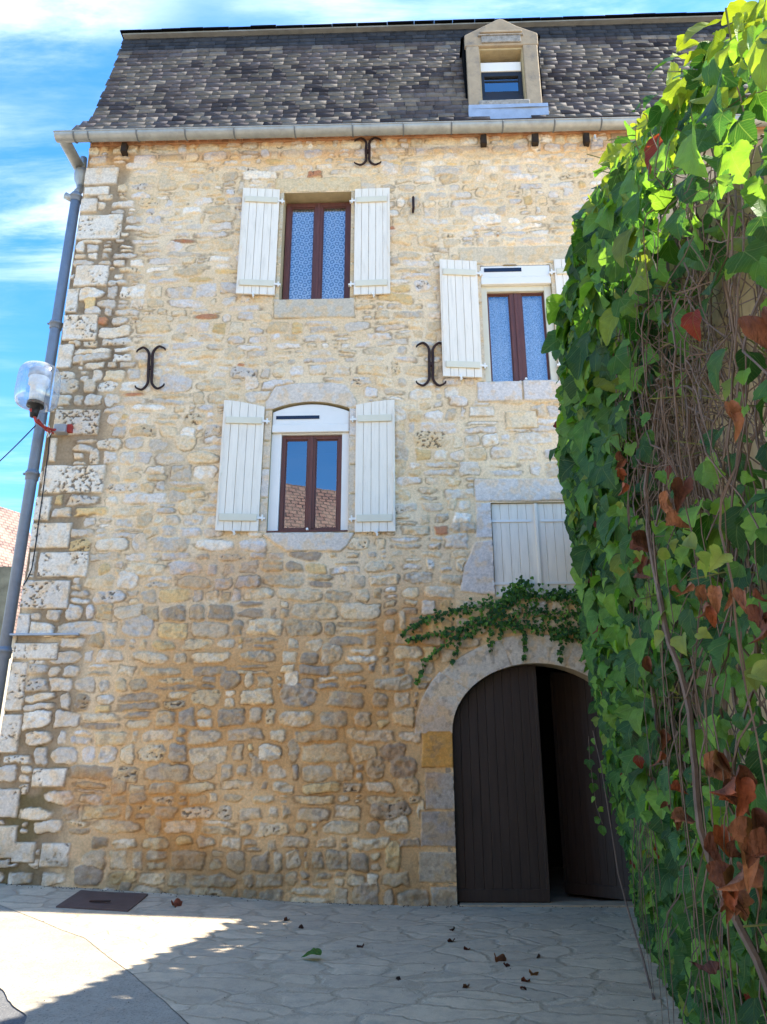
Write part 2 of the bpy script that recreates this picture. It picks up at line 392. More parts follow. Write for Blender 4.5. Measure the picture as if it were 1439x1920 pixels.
def conc_mat(name, base, spot, agg=90.0, amt=0.55):
    mt, n, l, b = mat_new(name); v = n_obj(n, l)
    c = n_mix(n, l, n_range(n, l, n_noise(n, l, 2.2, 8, 0.7, v), 0.35, 0.65, 0, 1), tuple(x*0.82 for x in base), tuple(x*1.12 for x in base))
    g = n_noise(n, l, agg, 3, 0.75, v); c = n_mix(n, l, n_range(n, l, g, 0.52, 0.68, 0, amt), c, spot)
    g2 = n_noise(n, l, 6, 8, 0.75, v); c = n_mix(n, l, n_range(n, l, g2, 0.58, 0.7, 0, 0.5), c, tuple(x*0.55 for x in base))
    l.new(c, b.inputs['Base Color']); b.inputs['Roughness'].default_value = 0.9; b.inputs['Specular IOR Level'].default_value = 0.2
    nb = n_bump(n, l, g, 0.7, 0.006, None); n_bump(n, l, g2, 0.5, 0.02, b, nb)
    return mt
M['concrete'] = conc_mat('old_concrete', (0.36, 0.315, 0.245), (0.12, 0.105, 0.085), 55, .8)
M['street'] = conc_mat('pale_street', (0.36, 0.31, 0.245), (0.17, 0.15, 0.12), 60, .5)
M['asphalt'] = conc_mat('worn_asphalt', (0.115, 0.115, 0.115), (0.30, 0.29, 0.27), 70, 0.8)

ground = sheet('ground', np.array([-120, -60, -30, -20, -16, -14.0]+list(np.arange(-12, 12.1, 0.4))+[16, 30, 60, 120]), np.array([-120, -60, -40, -30, -24]+list(np.arange(-20, 2.1, 0.4))+[6, 20, 60, 150]), M['street'], -0.020)
bl = [at(q[0], q[1], q[2]) for q in ()]
# joint between paving and concrete strip (x as a function of y)
JY = np.array([-9.0, -4.95, -4.0, -3.05, -2.3, -1.6, -0.9, -0.3, 0.4])
JX = np.array([-0.2, -1.35, -1.95, -2.60, -3.15, -3.9, -4.7, -5.4, -6.2])
KY = np.array([-9.0, -5.0, -4.7, -4.1, -3.4, -2.4, 0.4])
KX = np.array([-1.6, -2.45, -2.60, -3.05, -3.75, -5.0, -8.5])
def jx(y): return np.interp(y, JY, JX)+0.05*(fbm(y*3, y*0+3, 55)-0.5)
def kx(y): return np.interp(y, KY, KX)+0.10*(fbm(y*4, y*0+9, 57)-0.5)
paving = sheet('paving', np.linspace(0, 1, 60), np.arange(-14, 0.101, 0.1), M['paving'], 0.0, lambda y, s: (jx(y)-0.02)*(1-s)+9.0*s)
sheet('asphalt', np.linspace(0, 1, 14), np.arange(-9, -2.4, 0.1), M['asphalt'], -0.012, lambda y, s: (kx(y)-5)*(1-s)+(kx(y)+.1)*s)
strip = sheet('concrete_strip', np.linspace(0, 1, 30), np.arange(-9, 0.401, 0.05), M['concrete'], -0.004, lambda y, s: kx(y)*(1-s)+(jx(y)-0.020-0.012*(fbm(y*8, y*0+2, 59)-.4))*s)

# ------------------------------------------------------------------ the house
house = empty('stone_house', (0, 0, 0))
tag(house, 'three-storey rubble limestone house with slate mansard roof, white shutters and arched brown garage door', 'house')

# openings: (x0,x1,z0,z1, kind)
UPW = (-2.00, -0.86, 8.74, 10.86)
MID = (-2.02, -0.84, 4.84, 6.80)
RGT = (1.24, 2.36, 7.22, 9.31)
CLS = (1.22, 2.50, 3.87, 5.25)
DCX, DA, DZ0, DB = 1.72, 1.15, 2.05, 0.90       # garage door: centre, half width, springing, rise
def sd_rect(X, Z, r):
    return np.maximum(np.maximum(r[0]-X, X-r[1]), np.maximum(r[2]-Z, Z-r[3]))
def sd_open(X, Z):
    d = sd_rect(X, Z, UPW); d = np.minimum(d, sd_rect(X, Z, RGT)); d = np.minimum(d, sd_rect(X, Z, CLS))
    # middle window with a low arch
    mx_ = (MID[0]+MID[1])/2; top = MID[3]+0.12*(1-np.clip((X-mx_)/0.6, -1, 1)**2)
    d = np.minimum(d, np.maximum(np.maximum(MID[0]-X, X-MID[1]), np.maximum(MID[2]-Z, Z-top)))
    re = (np.sqrt(((X-DCX)/DA)**2+((Z-DZ0)/DB)**2)-1)*0.95
    door = np.where(Z > DZ0, re, np.abs(X-DCX)-DA)
    return np.minimum(d, door)

H = 0.0125
gx = np.arange(-5.46, 3.6, H); gzv = np.arange(-0.15, 12.0, H)
X, Z = np.meshgrid(gx, gzv); ny, nx = X.shape
wx = X+0.075*(fbm(X*2.2, Z*3.2, 11, 3)-0.5)+0.046*(fbm(X*10, Z*12, 21, 3)-0.5)
wz = Z+0.110*(fbm(X*1.5, Z*1.6, 31, 3)-0.5)+0.042*(fbm(X*9, Z*13, 41, 3)-0.5)
Dist = np.full(X.shape, -0.05); ID = np.full(X.shape, -1, np.int32); U = np.zeros(X.shape); Vv = np.zeros(X.shape)
scol = []; shgt = []; spit = []; srough = []
def raster(cx_, cz_, hw, hh, pw, rot, tx=0.0):
    x0 = int((cx_-hw-0.16-gx[0])/H); x1 = int((cx_+hw+0.16-gx[0])/H)+1; z0 = int((cz_-hh-0.16-gzv[0])/H); z1 = int((cz_+hh+0.16-gzv[0])/H)+1
    x0 = max(x0, 0); z0 = max(z0, 0); x1 = min(x1, nx); z1 = min(z1, ny)
    if x1 <= x0 or z1 <= z0: return None
    sl = (slice(z0, z1), slice(x0, x1)); a = wx[sl]-cx_; b = wz[sl]-cz_
    c_, s_ = cos(rot), sin(rot); u = (a*c_+b*s_)/hw; v = (-a*s_+b*c_)/hh
    v = v*(1+tx*u)
    d = (np.abs(u)**pw+np.abs(v)**pw)**(1/pw)
    return sl, (1-d)*min(hw, hh), u, v
def region(x, z):
    """0 light upper masonry .. 1 brown weathered lower masonry"""
    t = smooth(4.6, 3.2, z+0.5*(fbm(np.array([x*0.7]), np.array([z*0.7]), 77)[0]-0.5)*2)
    t *= smooth(-4.9, -3.3, x)
    return float(t)
PAL_U = [(222, 214, 202), (226, 209, 178), (216, 207, 192), (222, 202, 168), (236, 228, 212), (210, 198, 178), (226, 208, 176), (218, 211, 202)]
PAL_L = [(210, 190, 160), (198, 180, 152), (220, 202, 170), (184, 166, 142), (212, 190, 152), (228, 212, 184), (200, 180, 148), (176, 160, 140)]
PAL_W = [(230, 224, 210), (218, 210, 196), (226, 214, 192), (212, 204, 190)]
def stone_colour(x, z):
    t = region(x, z); r = random.random()
    if x < -4.55 and z < 11.0 or (x < -4.1 and 4.6 < z < 9.6 and random.random() < 0.7): c = np.array(random.choice(PAL_W), float)
    elif random.random() < t: c = np.array(random.choice(PAL_L), float)
    else: c = np.array(random.choice(PAL_U), float)
    if r < 0.010: c = np.array((196, 140, 106), float)          # odd bit of brick
    elif r < 0.05: c = np.array((222, 194, 142), float)
    if z < 4.4 and z > 2.2: c = c*0.985
    return lin(c*random.uniform(0.93, 1.05))
def in_open(x, z, mgn): return sd_open(np.array([x]), np.array([z]))[0] < mgn
# -- dressed stones (polygons in x,z)
DR = []
def dr(poly, col, h=0.012, pit=0.0, rough=0.6): DR.append((poly, lin(col), h, pit, rough))
def rc(x0, x1, z0, z1): return [(x0, z0), (x1, z0), (x1, z1), (x0, z1)]
def pxr(a, b, c, d):       # a measured block
    p = at(a, d); q = at(c, b); p2 = at(a, b); q2 = at(c, d)
    return rc((p[0]+p2[0])/2, (q[0]+q2[0])/2, (p[2]+q2[2])/2, (q[2]+p2[2])/2)
W1 = (230, 223, 208); W2 = (222, 214, 200); B1 = (218, 202, 172); B2 = (212, 200, 180); G1 = (214, 208, 200)
for q, pit in (((160, 314, 222, 346), .05), ((158, 350, 206, 366), .1), ((150, 372, 183, 398), .1), ((146, 403, 228, 450), .3), ((140, 498, 203, 537), .3), ((124, 542, 148, 586), .7), ((118, 590, 183, 638), 1.), ((106, 645, 137, 690), .8),
               ((100, 768, 186, 816), 1.2), ((92, 822, 106, 866), .5), ((80, 872, 195, 924), 1.4), ((66, 930, 96, 976), .6), ((58, 980, 133, 1028), 1.1), ((72, 1035, 166, 1082), 1.1), ((54, 1034, 66, 1084), .6), ((32, 1088, 130, 1141), 1.0),
               ((24, 1150, 56, 1192), .5), ((18, 1206, 108, 1237), .5), ((2, 1242, 48, 1332), .4), ((-6, 1338, 38, 1412), .5), ((60, 1440, 124, 1476), .3), ((-10, 1478, 36, 1534), .3), ((-10, 1548, 30, 1612), .3), ((22, 1580, 66, 1620), .6), ((76, 1582, 130, 1628), .8)):
    dr(pxr(*q), random.choice((W1, W2, W1)), 0.022, pit, 1.0)
# middle window surround
dr([(-2.14, 6.80), (-0.72, 6.80), (-0.72, 6.90), (-0.90, 7.20), (-1.10, 7.24), (-1.70, 7.24), (-1.98, 7.20), (-2.14, 6.92)], (218, 210, 198), 0.016, .05)
for i, (a, b) in enumerate(((4.85, 5.36), (5.375, 5.82), (5.835, 6.28), (6.295, 6.785))):
    dr(rc(-2.135, -1.95, a, b), random.choice((B2, G1)), 0.013, .05)
    dr(rc(-0.90, -0.72, a+0.05*(i > 0), b+0.05*(i < 3)), random.choice((B2, G1)), 0.013, .05)
dr([(-2.08, 4.80), (-2.14, 4.74), (-1.98, 4.56), (-0.94, 4.55), (-0.86, 4.62), (-0.74, 4.83), (-2.14, 4.84)][::1], (222, 214, 202), 0.03, .05)
# upper window surround
dr(rc(-2.16, -0.70, 10.87, 11.17), (218, 200, 164), 0.010, .0)
for a, b in ((8.77, 9.42), (9.435, 10.1), (10.115, 10.86)):
    dr(rc(-2.07, -1.9, a, b), (202, 194, 170), 0.012, .0); dr(rc(-0.95, -0.79, a, b), (206, 190, 160), 0.012, .0)
dr(rc(-2.08, -0.78, 8.40, 8.755), (206, 198, 180), 0.022, .05)
# right window surround
dr(rc(0.90, 2.75, 9.35, 9.68), (216, 202, 174), 0.012, 0)
for a, b in ((7.24, 7.9), (7.92, 8.6), (8.62, 9.33)):
    dr(rc(1.10, 1.3, a, b), (214, 202, 178), 0.012, 0); dr(rc(2.3, 2.46, a, b), (214, 202, 178), 0.012, 0)
dr(rc(1.10, 1.78, 6.87, 7.215), (214, 210, 206), 0.022, .03); dr(rc(1.795, 2.62, 6.87, 7.215), (214, 210, 206), 0.022, .03)
dr(rc(0.98, 1.34, 6.63, 6.79), W1, 0.022, .1, 1.0); dr(rc(1.50, 1.98, 6.42, 6.70), (222, 208, 180), 0.02, .05, 1.)
# closed window surround
dr(rc(1.00, 2.66, 5.27, 5.63), (216, 210, 204), 0.018, .03)
dr(rc(1.00, 1.28, 4.72, 5.255), (210, 206, 202), 0.012, .1)
dr([(0.74, 3.95), (1.28, 3.89), (1.28, 4.70), (0.98, 4.66), (0.80, 4.30)], (214, 208, 202), 0.012, .1)
# door jambs
for z0, z1, x0, c in ((1.62, 2.16, 0.16, (214, 164, 92)), (1.10, 1.56, 0.20, (178, 168, 156)), (0.66, 1.08, 0.13, (172, 160, 148)), (0.26, 0.60, 0.10, (186, 172, 150)), (-0.1, 0.22, 0.24, (190, 178, 160))):
    dr(rc(x0, 0.62, z0, z1), c, 0.012, .15, 1.0)
for z0, z1 in ((-0.1, 0.5), (0.52, 1.1), (1.12, 1.62), (1.64, 2.2)):
    dr(rc(2.82, 3.3, z0, z1), (196, 186, 170), 0.012, .1, 1.0)
DIRTY = []
k = 0
for poly, c, h, pit, rough in DR:
    pa = np.array(poly); area = 0.5*np.sum(pa[:, 0]*np.roll(pa[:, 1], -1)-pa[:, 1]*np.roll(pa[:, 0], -1))
    if area < 0: pa = pa[::-1]
    x0 = max(int((pa[:, 0].min()-0.08-gx[0])/H), 0); x1 = min(int((pa[:, 0].max()+0.08-gx[0])/H)+1, nx)
    z0 = max(int((pa[:, 1].min()-0.08-gzv[0])/H), 0); z1 = min(int((pa[:, 1].max()+0.08-gzv[0])/H)+1, ny)
    if x1 <= x0 or z1 <= z0: continue
    sl = (slice(z0, z1), slice(x0, x1)); px_ = X[sl]+(wx[sl]-X[sl])*0.45; pz_ = Z[sl]+(wz[sl]-Z[sl])*0.35
    d = np.full(px_.shape, 9.0)
    for i in range(len(pa)):
        a = pa[i]; b = pa[(i+1) % len(pa)]; e = b-a; ln = np.hypot(*e)
        if ln < 1e-6: continue
        d = np.minimum(d, (e[0]*(pz_-a[1])-e[1]*(px_-a[0]))/ln)
    mk = d > np.maximum(Dist[sl], -0.012)
    Dist[sl][mk] = d[mk]; ID[sl][mk] = len(scol); scol.append(c*random.uniform(.94, 1.04)); shgt.append(h); spit.append(pit); srough.append(rough)
# voussoirs of the door arch
re = np.sqrt(((X-DCX)/DA)**2+((Z-DZ0)/DB)**2); th_ = np.degrees(np.arctan2((Z-DZ0)/DB, (X-DCX)/DA))
edges = [-3, 36, 70, 106, 142, 183]
for i in range(5):
    c = lin(random.choice(((214, 204, 188), (206, 198, 184), (216, 206, 184))))*random.uniform(.95, 1.03)
    outer = 1.40+0.05*random.random()
    mid = np.radians((edges[i]+edges[i+1])/2)
    sel = (re < outer+.05) & (re > 0.9) & (th_ > edges[i]-1) & (th_ < edges[i+1]+1) & (Z > DZ0-0.1)
    d = np.minimum(np.minimum(th_-edges[i]+.25, edges[i+1]+.25-th_)*pi/180*re, (outer-re)*0.98)
    mk = sel & (d > -0.015) & (d > np.where(ID >= 0, Dist, -1))
    Dist[mk] = d[mk]; ID[mk] = len(scol); scol.append(c); shgt.append(0.014); spit.append(.12); srough.append(.7)
NDR = len(scol); locked = Dist > -0.012
# -- rubble courses
z = -0.15
rows = []
while z < 12.1:
    hgt = random.choice((.13, .16, .19, .22, .25, .20, .17)) if z < 9 else random.choice((.12, .15, .17, .20))
    rows.append((z, hgt)); z += hgt
def add_stone(cx_, cz_, hw, hh, pw, rot):
    if in_open(cx_, cz_, -0.02): return
    ix = min(max(int((cx_-gx[0])/H), 0), nx-1); iz = min(max(int((cz_-gzv[0])/H), 0), ny-1)
    if locked[iz, ix]: return
    r = raster(cx_, cz_, hw, hh, pw, rot, random.uniform(-.22, .22))
    if r is None: return
    sl, d, u, v = r
    mk = (d > Dist[sl]) & (~locked[sl])
    if not mk.any(): return
    Dist[sl][mk] = d[mk]; ID[sl][mk] = len(scol); U[sl][mk] = u[mk]; Vv[sl][mk] = v[mk]
    scol.append(stone_colour(cx_, cz_)); t = region(cx_, cz_)
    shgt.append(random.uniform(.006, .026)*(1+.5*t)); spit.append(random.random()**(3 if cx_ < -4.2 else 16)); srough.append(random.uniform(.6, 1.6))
for z, hgt in rows:
    x = -5.6+random.random()*0.2
    while x < 3.7:
        w = random.choice((.18, .24, .28, .33, .38, .44, .52, .62))*random.uniform(.85, 1.15)
        if hgt < .13: w *= 1.15
        g = random.uniform(.008, .020) if random.random() < .7 else random.uniform(.02, .045)
        cx_ = x+w/2; q = random.random()
        big_ = 1.0
        if q < 0.16 and hgt > .15:       # two thin stones one above the other
            a = random.uniform(.38, .62)
            add_stone(cx_, z+hgt*a/2, w/2-g, hgt*a/2-.008, random.choice((3, 4, 6)), random.gauss(0, .03))
            add_stone(cx_+random.gauss(0, .02), z+hgt*(a+1)/2, w/2-g*random.uniform(.6, 2), hgt*(1-a)/2-.008, random.choice((3, 4, 6)), random.gauss(0, .03))
        elif q < 0.24 and w > .3:        # stone plus small packing stones
            a = random.uniform(.6, .78)
            add_stone(x+w*a/2, z+hgt/2, w*a/2-g, hgt/2-.01, random.choice((2.6, 3.5, 5)), random.gauss(0, .05))
            for kz in range(2): add_stone(x+w*(a+1)/2, z+hgt*(.25+.5*kz), w*(1-a)/2-.008, hgt*.22, 3, random.gauss(0, .1))
        elif q < 0.31:                   # a tall one reaching into the course above
            add_stone(cx_, z+hgt*.72, w*.42, hgt*.70, random.choice((2.8, 3.6)), random.gauss(0, .06))
        else:
            add_stone(cx_, z+hgt/2+random.gauss(0, .008), w/2-g, hgt/2-random.uniform(.006, .016), random.choice((2.8, 3.6, 4.5, 6, 8, 10)), random.gauss(0, .045))
        x += w
scol = np.array(scol); shgt = np.array(shgt); spit = np.array(spit); srough = np.array(srough)
# -- assemble relief and colour
smear = fbm(X*1.1, Z*1.3, 61, 4)
n_f = fbm(X*22, Z*24, 71, 3); n_m = fbm(X*7, Z*8, 81, 4)
bury = 0.016*smooth(0.50, 0.66, smear)*(ID >= NDR)+0.010*(ID >= NDR)*smooth(.4, .7, n_m)
De = Dist-bury*.55-0.014*(n_f-0.60)*np.where(ID >= NDR, 1, .45)
lvl = smooth(-0.001, 0.013, De)
idc = np.clip(ID, 0, None)
hs_ = shgt[idc]*np.where(ID >= 0, 1, 0)
rgh = srough[idc]
dome = np.where(ID >= NDR, 0.62+0.38*smooth(0, 0.05, De), 1.0)
face = ((fbm(X*14+idc*3.1, Z*14, 101, 4)-0.5)*0.034-np.abs(fbm(X*8+idc*1.3, Z*11, 105, 3)-.5)*0.05+.008)*rgh*np.where(ID >= NDR, 1.0, 0.35)
relief = lvl*(hs_*dome+face)
groove = np.exp(-((De-0.001)/0.006)**2)*smooth(.42, .62, fbm(X*5, Z*6, 111, 3))*0.010
mort = (fbm(X*9, Z*9, 121, 4)-.5)*0.012-0.002
depth = relief+(1-lvl)*mort-groove
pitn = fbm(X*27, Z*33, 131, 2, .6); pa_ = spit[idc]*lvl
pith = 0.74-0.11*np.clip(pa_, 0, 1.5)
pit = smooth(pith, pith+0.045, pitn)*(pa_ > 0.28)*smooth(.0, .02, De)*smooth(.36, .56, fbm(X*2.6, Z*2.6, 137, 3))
depth = depth-pit*0.022
# corner quoins: deep raked joints on the left
deepj = smooth(-4.3, -4.7, X+0.5*(fbm(X*1.2, Z*1.2, 141)-.5))*smooth(.35, .6, fbm(X*1.5, Z*1.0, 151, 3)+.12)
depth = depth-(1-lvl)*deepj*0.014
# mortar colour
tl = smooth(4.7, 3.1, Z+1.4*(fbm(X*.6, Z*.6, 161, 3)-.5))*smooth(-5.0, -3.2, X)
C = np.zeros(X.shape+(3,))
cU = lin((228, 205, 168)); cU2 = lin((234, 215, 182)); cL = lin((222, 190, 144)); cL2 = lin((202, 162, 112)); cG = lin((136, 120, 98)); cMoss = lin((96, 88, 52))
mixm = smooth(.35, .65, fbm(X*1.6, Z*2.2, 171, 4))[..., None]
mu = cU*(1-mixm)+cU2*mixm
ml_t = smooth(.38, .64, fbm(X*1.0, Z*1.1, 181, 4)+0.05*(Z < 3.4))[..., None]
ml = cL*(1-ml_t)+cL2*ml_t
mc = mu*(1-tl[..., None])+ml*tl[..., None]
# grey dirty joints by the corner
gm = np.clip(deepj*0.85+0.7*smooth(.60, .72, fbm(X*.9, Z*.9, 191, 4))*smooth(-2.6, -4.2, X)*(Z > 5), 0, 1)[..., None]
mc = mc*(1-gm)+cG*gm
ms_ = (smooth(2.6, 1.6, Z)*smooth(-4.2, -5.0, X)*smooth(.4, .6, fbm(X*2, Z*2, 201, 3)))[..., None]*0.75
mc = mc*(1-ms_)+cMoss*ms_
# top band, sandy orange
tb = (smooth(11.2, 11.75, Z)*smooth(.3, .6, fbm(X*1.2, Z*2, 211, 3)))[..., None]*0.5
mc = mc*(1-tb)+lin((226, 176, 112))*tb
# damp ochre stains
def blob(cx_, cz_, rx, rz, seed): return smooth(1.0, .55, np.sqrt(((X-cx_)/rx)**2+((Z-cz_)/rz)**2)+1.1*(fbm(X*2.6, Z*2.6, seed, 4)-.5))
st = np.clip(blob(-3.25, 1.1, .75, .38, 221)+blob(-2.9, .78, .4, .42, 222)+blob(-4.2, 1.35, .6, .28, 223)+.8*blob(-2.6, 4.25, 1.0, .5, 224)+.7*blob(-.3, 1.9, 1.2, .9, 225)+.6*blob(.2, 3.4, .9, .5, 226), 0, 1)[..., None]
sc_ = scol[idc]
# within-stone mottling: warm patina and grey lichen
pm = smooth(.48, .66, fbm(X*9+idc*1.7, Z*9, 231, 4))[..., None]; pg = smooth(.56, .70, fbm(X*13, Z*13+idc*2.3, 241, 4))[..., None]
sc_ = sc_*(1-.40*pm)+lin((222, 186, 128))*.40*pm*np.clip(sc_.mean(-1, keepdims=True)/.5, .4, 1.1)
gl_amt = (.10+.32*tl[..., None]); sc_ = sc_*(1-gl_amt*pg)+lin((128, 120, 112))*gl_amt*pg
C = mc*(1-lvl[..., None])+sc_*lvl[..., None]
C = C*(1-.45*st)+(lin((190, 132, 62))*(.75+.5*n_m[..., None]))*.45*st
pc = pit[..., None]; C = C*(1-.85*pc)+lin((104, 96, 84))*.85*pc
# thin dark line where mortar has cracked away from a stone
cr = (np.exp(-((De-0.002)/0.007)**2)*smooth(.50, .66, fbm(X*4, Z*5, 251, 3)))[..., None]
C = C*(1-.55*cr)+lin((104, 84, 62))*.55*cr
# splash band at the foot
ft = (smooth(.75, .25, Z-np.interp(X, [-5.5, 0], [.2, 0]))*smooth(.35, .6, fbm(X*2.5, Z*4, 261, 4)))[..., None]*.5
C = C*(1-ft)+lin((120, 108, 84))*ft
C *= (0.93+.14*fbm(X*.5, Z*.5, 271, 3))[..., None]
C *= 0.97*np.array([1.07, 1.0, 0.93])
# cut the openings
sdo = sd_open(X, Z)
eps = 0.004
gxs = (sd_open(X+eps, Z)-sd_open(X-eps, Z))/(2*eps); gzs = (sd_open(X, Z+eps)-sd_open(X, Z-eps))/(2*eps)
near = np.abs(sdo) < 0.62*H
Xp = np.where(near, X-sdo*gxs, X); Zp = np.where(near, Z-sdo*gzs, Z)
depth = np.where(np.abs(sdo) < 0.03, np.clip(depth, 0.0, 0.03), depth)
keepv = (sdo > -0.62*H)
ii = (np.arange(ny-1)[:, None]*nx+np.arange(nx-1)[None])
kf = keepv[:-1, :-1] & keepv[1:, :-1] & keepv[:-1, 1:] & keepv[1:, 1:]
i = ii[kf]
Fq = np.stack([i, i+1, i+nx+1, i+nx], 1)
V = np.stack([Xp.ravel(), -depth.ravel(), Zp.ravel()], 1)
used = np.zeros(len(V), bool); used[Fq.ravel()] = True; rem = np.cumsum(used)-1
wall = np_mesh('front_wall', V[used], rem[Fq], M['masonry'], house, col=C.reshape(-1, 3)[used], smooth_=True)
del V, C, U, Vv

# other walls of the house body
b = MB(); b.box(-5.459, -5.445, -0.005, 0.30, -0.3, 12.0)
b.box(-5.459, -5.30, 0.30, 9.0, -0.3, 12.0); b.box(-5.30, 9.0, 8.7, 9.0, -0.3, 12.0); b.box(8.7, 9.0, 0.05, 8.7, -0.3, 12.0); b.box(3.59, 8.7, -0.01, 0.3, -0.3, 12.0)
b.build('side_wall', M['dressed'], house)

# reveals: stone lining of each opening
def reveal(name, r, dep, mat):
    b = MB(); t = .10
    b.box(r[0]-t, r[0], 0.002, dep, r[2]-t, r[3]+t).box(r[1], r[1]+t, 0.002, dep, r[2]-t, r[3]+t).box(r[0], r[1], 0.002, dep, r[3], r[3]+t).box(r[0], r[1], 0.002, dep, r[2]-t, r[2])
    return b.build(name, mat, house)
reveal('window_reveal', UPW, .34, M['reveal']); reveal('window_reveal', RGT, .34, M['reveal']); reveal('window_reveal', CLS, .2, M['reveal'])
b = MB(); t = .1; mc_ = (MID[0]+MID[1])/2
b.box(MID[0]-t, MID[0], .002, .34, MID[2]-t, MID[3]+t).box(MID[1], MID[1]+t, .002, .34, MID[2]-t, MID[3]+t).box(MID[0], MID[1], .002, .34, MID[2]-t, MID[2])
arc = [(MID[0]+(MID[1]-MID[0])*k/14, MID[3]+.12*(1-((MID[0]+(MID[1]-MID[0])*k/14-mc_)/.6)**2)) for k in range(15)]
b.prism(arc+[(MID[1], MID[3]+.25), (MID[0], MID[3]+.25)], .002, .34)
b.build('window_reveal', M['reveal'], house)
b = MB(); arc = [(DCX-DA*cos(pi*k/24), DZ0+DB*sin(pi*k/24)) for k in range(25)]
for k in range(24):
    (xa, za), (xb, zb) = arc[k], arc[k+1]; o = .12
    oa = (DCX+(xa-DCX)*1.1, DZ0+(za-DZ0)*1.1); ob = (DCX+(xb-DCX)*1.1, DZ0+(zb-DZ0)*1.1)
    b.prism([(xa, za), (xb, zb), ob, oa][::-1], .002, .30)
b.box(DCX-DA-.1, DCX-DA, .002, .30, -.2, DZ0).box(DCX+DA, DCX+DA+.1, .002, .30, -.2, DZ0)
b.build('door_reveal', M['dressed'], house)

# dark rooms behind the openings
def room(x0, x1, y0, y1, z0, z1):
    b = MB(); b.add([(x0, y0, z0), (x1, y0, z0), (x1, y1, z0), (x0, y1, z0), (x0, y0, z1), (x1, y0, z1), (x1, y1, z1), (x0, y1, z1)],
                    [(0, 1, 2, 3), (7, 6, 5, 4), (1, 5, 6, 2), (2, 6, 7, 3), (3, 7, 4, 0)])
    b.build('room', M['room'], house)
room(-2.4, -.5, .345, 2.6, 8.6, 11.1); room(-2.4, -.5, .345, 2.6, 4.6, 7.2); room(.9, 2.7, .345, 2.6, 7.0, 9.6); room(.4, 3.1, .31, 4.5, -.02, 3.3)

# windows -----------------------------------------------------------------
def casement(win, x0, x1, z0, z1, y, mat, st=.055, rail=.06, mull=.10, nm='window_frame'):
    b = MB(); xm = (x0+x1)/2
    b.box(x0, x0+st, y-.03, y+.04, z0, z1).box(x1-st, x1, y-.03, y+.04, z0, z1)
    b.box(x0+st, x1-st, y-.028, y+.04, z1-rail, z1).box(x0+st, x1-st, y-.028, y+.04, z0, z0+rail)
    b.box(xm-mull/2, xm-.006, y-.034, y+.04, z0+rail, z1-rail).box(xm+.006, xm+mull/2, y-.034, y+.04, z0+rail, z1-rail)
    b.box(xm-.022, xm+.022, y-.052, y-.034, z0+.02, z1-.02)
    for a, c in ((x0+st, xm-mull/2), (xm+mull/2, x1-st)):       # inner beads
        b.box(a, a+.018, y-.012, y+.02, z0+rail, z1-rail).box(c-.018, c, y-.012, y+.02, z0+rail, z1-rail)
        b.box(a+.018, c-.018, y-.012, y+.02, z1-rail-.018, z1-rail).box(a+.018, c-.018, y-.012, y+.02, z0+rail, z0+rail+.018)
    b.build(nm, mat, win, bevel=.004)
    for a, c in ((x0+st+.016, xm-mull/2-.016), (xm+mull/2+.016, x1-st-.016)):
        g = MB(); g.add([(a, y, z0+rail), (c, y, z0+rail), (c, y, z1-rail), (a, y, z1-rail)], [(0, 1, 2, 3)])
        g.build('pane', M['glass'], win)
def curtain(win, x0, x1, z0, z1, y, mat):
    nx_ = 60; xs = np.linspace(x0, x1, nx_); V = []; 
    for zz in (z0, z1):
        for x_ in xs: V.append((x_, y+.012*sin(x_*55)+.006*sin(x_*131+1), zz))
    Fq = [(k, k+1, nx_+k+1, nx_+k) for k in range(nx_-1)]
    np_mesh('curtain', V, Fq, mat, win, smooth_=True)
def winroot(nm, x, y, z, label):
    w = bpy.data.objects.new(nm, None); COL.objects.link(w); w.parent = house; w.location = (x, y, z); w['label'] = label
    return w
# upper left window
w = winroot('window', -1.43, .22, 8.74, 'brown wooden window with patterned lace curtains')
casement(w, -1.985, -.875, 8.76, 10.82, .24, M['brownwood'], st=.085, rail=.08, mull=.14)
curtain(w, -1.92, -.94, 8.8, 10.78, .30, M['lace'])
# middle window
w = winroot('window', -1.43, .1, 4.84, 'brown wooden window in white surround reflecting a tiled roof')
casement(w, -1.865, -.955, 4.865, 6.40, .12, M['brownwood'], st=.06, rail=.06, mull=.12)
b = MB(); b.box(-2.018, -1.868, .045, .16, 4.845, 6.42).box(-.952, -.842, .045, .16, 4.845, 6.42).box(-1.868, -.952, .05, .16, 6.402, 6.42)
b.build('guide_rail', M['pvc'], w, bevel=.004)
arcw = [(-2.016+1.172*k/14, 6.76+.135*(1-((-2.016+1.172*k/14+1.43)/.6)**2)) for k in range(15)]
b = MB(); b.prism([(-2.016, 6.55), (-.844, 6.55)]+arcw[::-1], .02, .2)
b.prism([(-2.016, 6.421), (-.844, 6.421), (-.844, 6.549), (-2.016, 6.549)], .0, .2)
b.build('roller_box', M['pvc'], w, bevel=.012)
b = MB(); b.box(-1.96, -1.30, .012, .019, 6.645, 6.70); b.build('solar_strip', M['solar'], w)
b = MB(); b.box(-2.02, -.845, -.012, .05, 4.842, 4.862); b.build('sill_trim', M['brownwood'], w)
b = MB(); b.tube([(-1.43, .03, 4.875), (-1.43, -.02, 4.885)], .018, 10); b.build('knob', M['pvc'], w)
